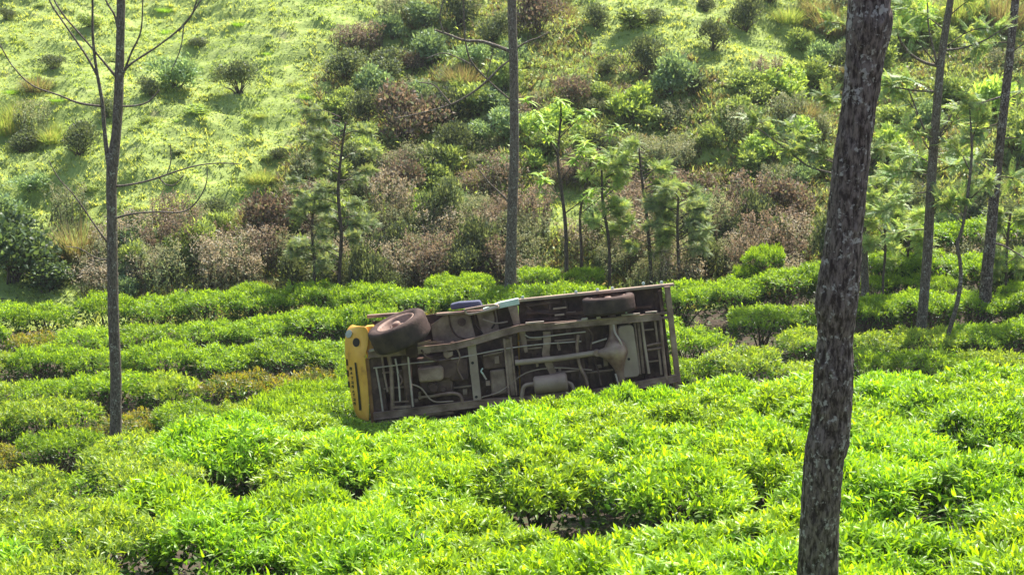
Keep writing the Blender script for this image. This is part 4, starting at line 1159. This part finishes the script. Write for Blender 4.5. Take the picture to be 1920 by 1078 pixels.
bm = bmesh.new(); beam(bm, 1251, 537, 1274, 732, 10, -.02, .10); part('rear_bumper', bm, M_FRAME, None, .006)
for a_, b_, c_, d_ in ((1236, 588, 1258, 586), (1240, 596, 1262, 594), (1250, 708, 1276, 704)):
    bm = bmesh.new(); beam(bm, a_, b_, c_, d_, 5, 0, .05); part('bumper_bracket', bm, M_FRAME, None, .003)
bm = bmesh.new(); cyl(bm, 1256, 728, .0, 5, .06, 12); part('tail_lamp', bm, M_LAMP, None, .004)
# silencer
mb = MB()
q0, q1 = lp(1001, 722, -.04), lp(1064, 714, -.04)
P = [q0 + (q1 - q0) * t for t in (0, .03, .06, .94, .97, 1)]
tube(mb, P, [.085, .112, .12, .12, .112, .085], 20)
V = mb.V[0]; V[:, 2] = q0.z + (V[:, 2] - q0.z) * 1.0
link('silencer', mb.mesh('silencer', True), TR, M_PLATE)
bm = bmesh.new(); beam(bm, 1003, 736, 1066, 728, 16, .02, .08); part('heat_shield', bm, M_FRAME, None, .01)
pipe('exhaust_pipe', [(980, 752, -.03), (979, 738, -.04), (984, 723, -.05), (1003, 719, -.04)], 4.0, M_PLATE, None, 10, 5)
pipe('exhaust_pipe', [(1062, 716, -.03), (1072, 721, -.04), (1078, 738, -.04), (1081, 752, -.03)], 3.6, M_PLATE, None, 10, 5)

# yellow front: a curved nose panel seen from below
def nose_panel():
    bm = bmesh.new()
    cols_ = 9
    # rows down the photograph: left edge, right edge
    rows = [(612, 660, 684), (618, 652, 690), (628, 647, 692), (645, 645, 691), (662, 646, 686), (675, 646, 684), (700, 649, 688), (730, 654, 690), (760, 659, 691), (780, 664, 691), (790, 672, 690)]
    gridv = []
    for (yy, xl, xr) in rows:
        r_ = []
        for j in range(cols_):
            t = j / (cols_ - 1)
            r_.append(bm.verts.new(lp(xl + (xr - xl) * t, yy, .42 * (1 - t) ** 1.7 - .02)))
        gridv.append(r_)
    for a_, b_ in zip(gridv[:-1], gridv[1:]):
        for j in range(cols_ - 1): bm.faces.new((a_[j], a_[j + 1], b_[j + 1], b_[j]))
    o = part('nose_panel', bm, M_YEL, None, 0, True)
    m = o.modifiers.new('thick', 'SOLIDIFY'); m.thickness = .02; m.offset = -1
    m = o.modifiers.new('round', 'SUBSURF'); m.levels = 1; m.render_levels = 1
    return o
nose_o = nose_panel()
def on_nose(px, py, lift=.012):
    ys = [612, 618, 628, 645, 662, 675, 700, 730, 760, 780, 790]
    xl = np.interp(py, ys, [660, 652, 647, 645, 646, 646, 649, 654, 659, 664, 672]); xr = np.interp(py, ys, [684, 690, 692, 691, 686, 684, 688, 690, 691, 691, 690])
    t = min(max((px - xl) / (xr - xl), 0), 1)
    return lp(px, py, .42 * (1 - t) ** 1.7 - .02 - lift)
def nose_patch(name, outline, mat, lift=.012, dep=.012):
    bm = bmesh.new()
    a_ = [bm.verts.new(on_nose(x, y, lift)) for x, y in outline]
    b_ = [bm.verts.new(on_nose(x, y, lift) + Vector((0, dep, 0))) for x, y in outline]
    bm.faces.new(a_); bm.faces.new(b_[::-1])
    n = len(outline)
    for i in range(n): bm.faces.new((a_[i], b_[i], b_[(i + 1) % n], a_[(i + 1) % n]))
    return part(name, bm, mat, nose_o, 0)
def oval(cx, cy, rx, ry, rot=0, n=18):
    return [(cx + rx * math.cos(t) * math.cos(rot) - ry * math.sin(t) * math.sin(rot), cy + rx * math.cos(t) * math.sin(rot) + ry * math.sin(t) * math.cos(rot)) for t in [i / n * 6.2832 for i in range(n)]]
nose_patch('lamp_hole', oval(668, 643, 6.5, 8.5, .2), M_BLACK, .014)
nose_patch('hole_rim', oval(667.5, 644, 8.5, 10.5, .2), M_YEL, .008, .02)
nose_patch('headlamp', oval(654, 629, 5.5, 8, .5), M_LAMP, .03, .03)
nose_patch('air_slot', [(664.5, 681), (667.5, 681), (670, 700), (673.5, 730), (677, 768), (676, 771), (673, 771), (670.5, 740), (667, 705)], M_BLACK, .016, .012)
for i, (gx, gy) in enumerate(((657.5, 694), (658.5, 702), (660, 712), (660.5, 720), (661, 728), (662, 737), (663, 744), (664, 752), (664.5, 760))):
    kind = i % 4
    sh_ = [[(-2, -3), (2, -3), (2, 2.6), (.6, 2.6), (.6, -.6), (-.6, -.6), (-.6, 2.6), (-2, 2.6)], [(0, -3), (2, 2.5), (.8, 2.5), (0, .4), (-.8, 2.5), (-2, 2.5)],
           [(-2, -3), (2, -3), (2, -1.8), (.5, -1.8), (.5, 2.6), (-.6, 2.6), (-.6, -1.8), (-2, -1.8)], [(-2, -2.6), (2, -2.6), (2, 2.6), (-2, 2.6), (-2, .6), (.6, .6), (.6, -.8), (-2, -.8)]][kind]
    nose_patch('lettering', [(gx + a_, gy + b_) for a_, b_ in sh_], M_BLACK, .014, .006)
for x0, y0 in ((648.5, 683), (650, 704), (652, 725)):
    nose_patch('grille_opening', [(x0, y0 - 6), (x0 + 2.6, y0 - 6), (x0 + 3.8, y0 + 6), (x0 + 1, y0 + 6)], M_BLACK, .02, .02)
bm = bmesh.new(); poly(bm, [(684, 612), (700, 610), (706, 640), (700, 668), (688, 676), (685, 650)], .03, .25); part('front_wing', bm, M_YEL, None, .02)
bm = bmesh.new(); beam(bm, 688, 672, 699, 795, 7, .02, .2); part('front_apron', bm, ramp_mat('rusty_yellow', [(.3, (.14, .06, .03)), (.6, (.30, .15, .05))], 6, .7, dist=.004), None, .01)

# clutter of the underside: bolts, hoses, brackets, cables
rr = random.Random(4)
top_rail = [(690, 664), (775, 657), (845, 650), (884, 641), (940, 624), (975, 615), (1100, 605), (1236, 593)]
low_rail = [(700, 781), (765, 773), (850, 762), (900, 756), (975, 751), (1110, 738), (1270, 709)]
for rail in (top_rail, low_rail):
    for xx in range(705, 1236, 26):
        yy = np.interp(xx, [q[0] for q in rail], [q[1] for q in rail])
        bm = bmesh.new(); cyl(bm, xx + rr.uniform(-4, 4), yy + rr.uniform(-2, 2), -.075 if rail is top_rail else -.045, 1.8, .02, 8); part('rail_bolt', bm, M_FRAME, None, 0)
hoses = [([(700, 690, .0), (760, 682, -.03), (850, 672, -.02), (940, 655, .0), (1010, 646, .02), (1090, 640, .02)], 1.3), ([(855, 648, -.05), (862, 668, -.04), (858, 690, -.03), (868, 712, -.02)], 1.6),
         ([(903, 745, -.02), (940, 733, .02), (985, 700, .03), (1040, 690, .04), (1110, 694, .03)], 1.2), ([(1100, 612, -.03), (1112, 630, -.03), (1108, 655, -.02), (1120, 690, .0), (1128, 722, .0)], 1.5),
         ([(984, 628, .02), (1000, 633, .0), (1060, 626, .0), (1098, 622, .0)], 1.4), ([(1165, 601, -.06), (1150, 596, -.07), (1100, 600, -.07), (1040, 607, -.07)], 1.3),
         ([(790, 655, -.07), (800, 668, -.06), (822, 676, -.05), (846, 672, -.03)], 1.8), ([(772, 720, -.03), (790, 728, -.02), (812, 752, -.02), (850, 752, -.02)], 1.5),
         ([(705, 690, .02), (712, 730, .03), (718, 775, .02)], 1.8), ([(986, 575, .12), (1010, 588, .12), (1060, 590, .12), (1090, 600, .1)], 1.2), ([(905, 600, .12), (930, 607, .1), (952, 604, .1)], 1.5)]
for pts, r_ in hoses:
    pipe('cable', pts, r_, rr.choice((M_FRAME, M_UNDER, M_PLATE, M_METAL)))
for i in range(34):
    xx = rr.uniform(710, 1225); f_ = rr.uniform(.1, .9)
    yt = np.interp(xx, [q[0] for q in top_rail], [q[1] for q in top_rail]) + 10; yb = np.interp(xx, [q[0] for q in low_rail], [q[1] for q in low_rail]) - 10
    yy = yt + (yb - yt) * f_; w_ = rr.uniform(3, 9); h_ = rr.uniform(4, 14)
    bm = bmesh.new(); poly(bm, [(xx, yy), (xx + w_, yy - 1), (xx + w_ + 1.5, yy + h_), (xx + 1, yy + h_ + 1)], rr.uniform(.05, .15), .05); part('bracket', bm, rr.choice((M_FRAME, M_UNDER, M_FRAME)), None, .004)
for x0, y0, x1, y1, ww in ((716, 700, 760, 696, 3), (718, 730, 762, 726, 3), (784, 746, 846, 740, 4), (906, 668, 944, 660, 3), (972, 640, 1016, 636, 3), (990, 655, 1016, 652, 3), (1040, 640, 1084, 636, 3), (1044, 700, 1090, 694, 3), (1100, 700, 1150, 694, 3), (1098, 668, 1112, 667, 3), (1204, 620, 1226, 618, 2.5), (1208, 680, 1236, 677, 2.5), (850, 728, 884, 724, 3)):
    bm = bmesh.new(); beam(bm, x0, y0, x1, y1, ww, .06, .05); part('stiffening_bar', bm, M_FRAME, None, .003)

# wheels
def wheel(cx, cy, Y, rad, width, steer, tip):
    """steer: turn in the plane of the picture; tip: lean of the outer face towards the camera"""
    c = lp(cx, cy, Y)
    e = bpy.data.objects.new('wheel', None); COL.objects.link(e); e.parent = TR; e.empty_display_size = .2
    e.location = c
    e.rotation_euler = (tip, -steer, 0)
    def lathe(name, prof, mat, seg=48, treads=0):
        bm = bmesh.new(); rings = []
        for i in range(seg):
            t = i / seg * 6.28318
            rr = []
            for k, (r_, z_) in enumerate(prof):
                q = r_ - (.012 if treads and i % 2 and r_ > rad * .97 else 0)
                rr.append(bm.verts.new((q * math.cos(t), q * math.sin(t), z_)))
            rings.append(rr)
        n = len(prof)
        for i in range(seg):
            for k in range(n - 1): bm.faces.new((rings[i][k], rings[(i + 1) % seg][k], rings[(i + 1) % seg][k + 1], rings[i][k + 1]))
        return part(name, bm, mat, e, 0, True)
    h = width / 2
    lathe('tyre', [(rad * .60, h * .55), (rad * .64, h * .82), (rad * .78, h * 1.0), (rad * .93, h * .92), (rad * .985, h * .78), (rad, h * .5), (rad * .985, h * .2), (rad, 0), (rad * .985, -h * .2), (rad, -h * .5), (rad * .985, -h * .78), (rad * .93, -h * .92), (rad * .78, -h), (rad * .62, -h * .8), (rad * .60, -h * .5)], M_TYRE, 96, 1)
    lathe('rim', [(rad * .62, h * .66), (rad * .655, h * .86), (rad * .63, h * .90), (rad * .57, h * .7), (rad * .52, h * .2), (rad * .46, h * .12), (rad * .30, h * .42), (rad * .24, h * .45), (rad * .20, h * .40), (.001, h * .40)], M_RIM, 40)
    lathe('rim_back', [(rad * .62, -h * .6), (rad * .5, -h * .5), (.001, -h * .4)], M_UNDER, 24)
    lathe('hub', [(rad * .15, h * .40), (rad * .14, h * .75), (rad * .10, h * .85), (.001, h * .86)], M_RIM, 20)
    for i in range(5):
        t = i / 5 * 6.283 + .3
        bm = bmesh.new()
        p = Vector((rad * .39 * math.cos(t), rad * .39 * math.sin(t), h * .30)); u_ = Vector((-math.sin(t), math.cos(t), 0)); v_ = Vector((math.cos(t), math.sin(t), 0))
        vs_ = []
        for dz in (0, .012):
            vs_.append([bm.verts.new(p + u_ * (.055 * math.cos(a_)) + v_ * (.028 * math.sin(a_)) + Vector((0, 0, dz))) for a_ in [k / 10 * 6.283 for k in range(10)]])
        bm.faces.new(vs_[0]); bm.faces.new(vs_[1][::-1])
        for k in range(10): bm.faces.new((vs_[0][k], vs_[1][k], vs_[1][(k + 1) % 10], vs_[0][(k + 1) % 10]))
        part('rim_slot', bm, M_BLACK, e, 0)
    for i in range(5):
        t = i / 5 * 6.283
        bm = bmesh.new(); bmesh.ops.create_cone(bm, cap_ends=True, segments=6, radius1=.012, radius2=.012, depth=.02, matrix=Matrix.Translation((rad * .2 * math.cos(t), rad * .2 * math.sin(t), h * .46)))
        part('wheel_nut', bm, M_METAL, e, 0)
    return e
wheel(749, 620, -.10, .415, .33, R(16), R(12.5))
wheel(1141, 570, .02, .36, .24, R(0), R(3))
wheel(802, 812, -.05, .38, .24, R(14) , R(8))
wheel(1170, 758, .02, .36, .24, R(0), R(2))
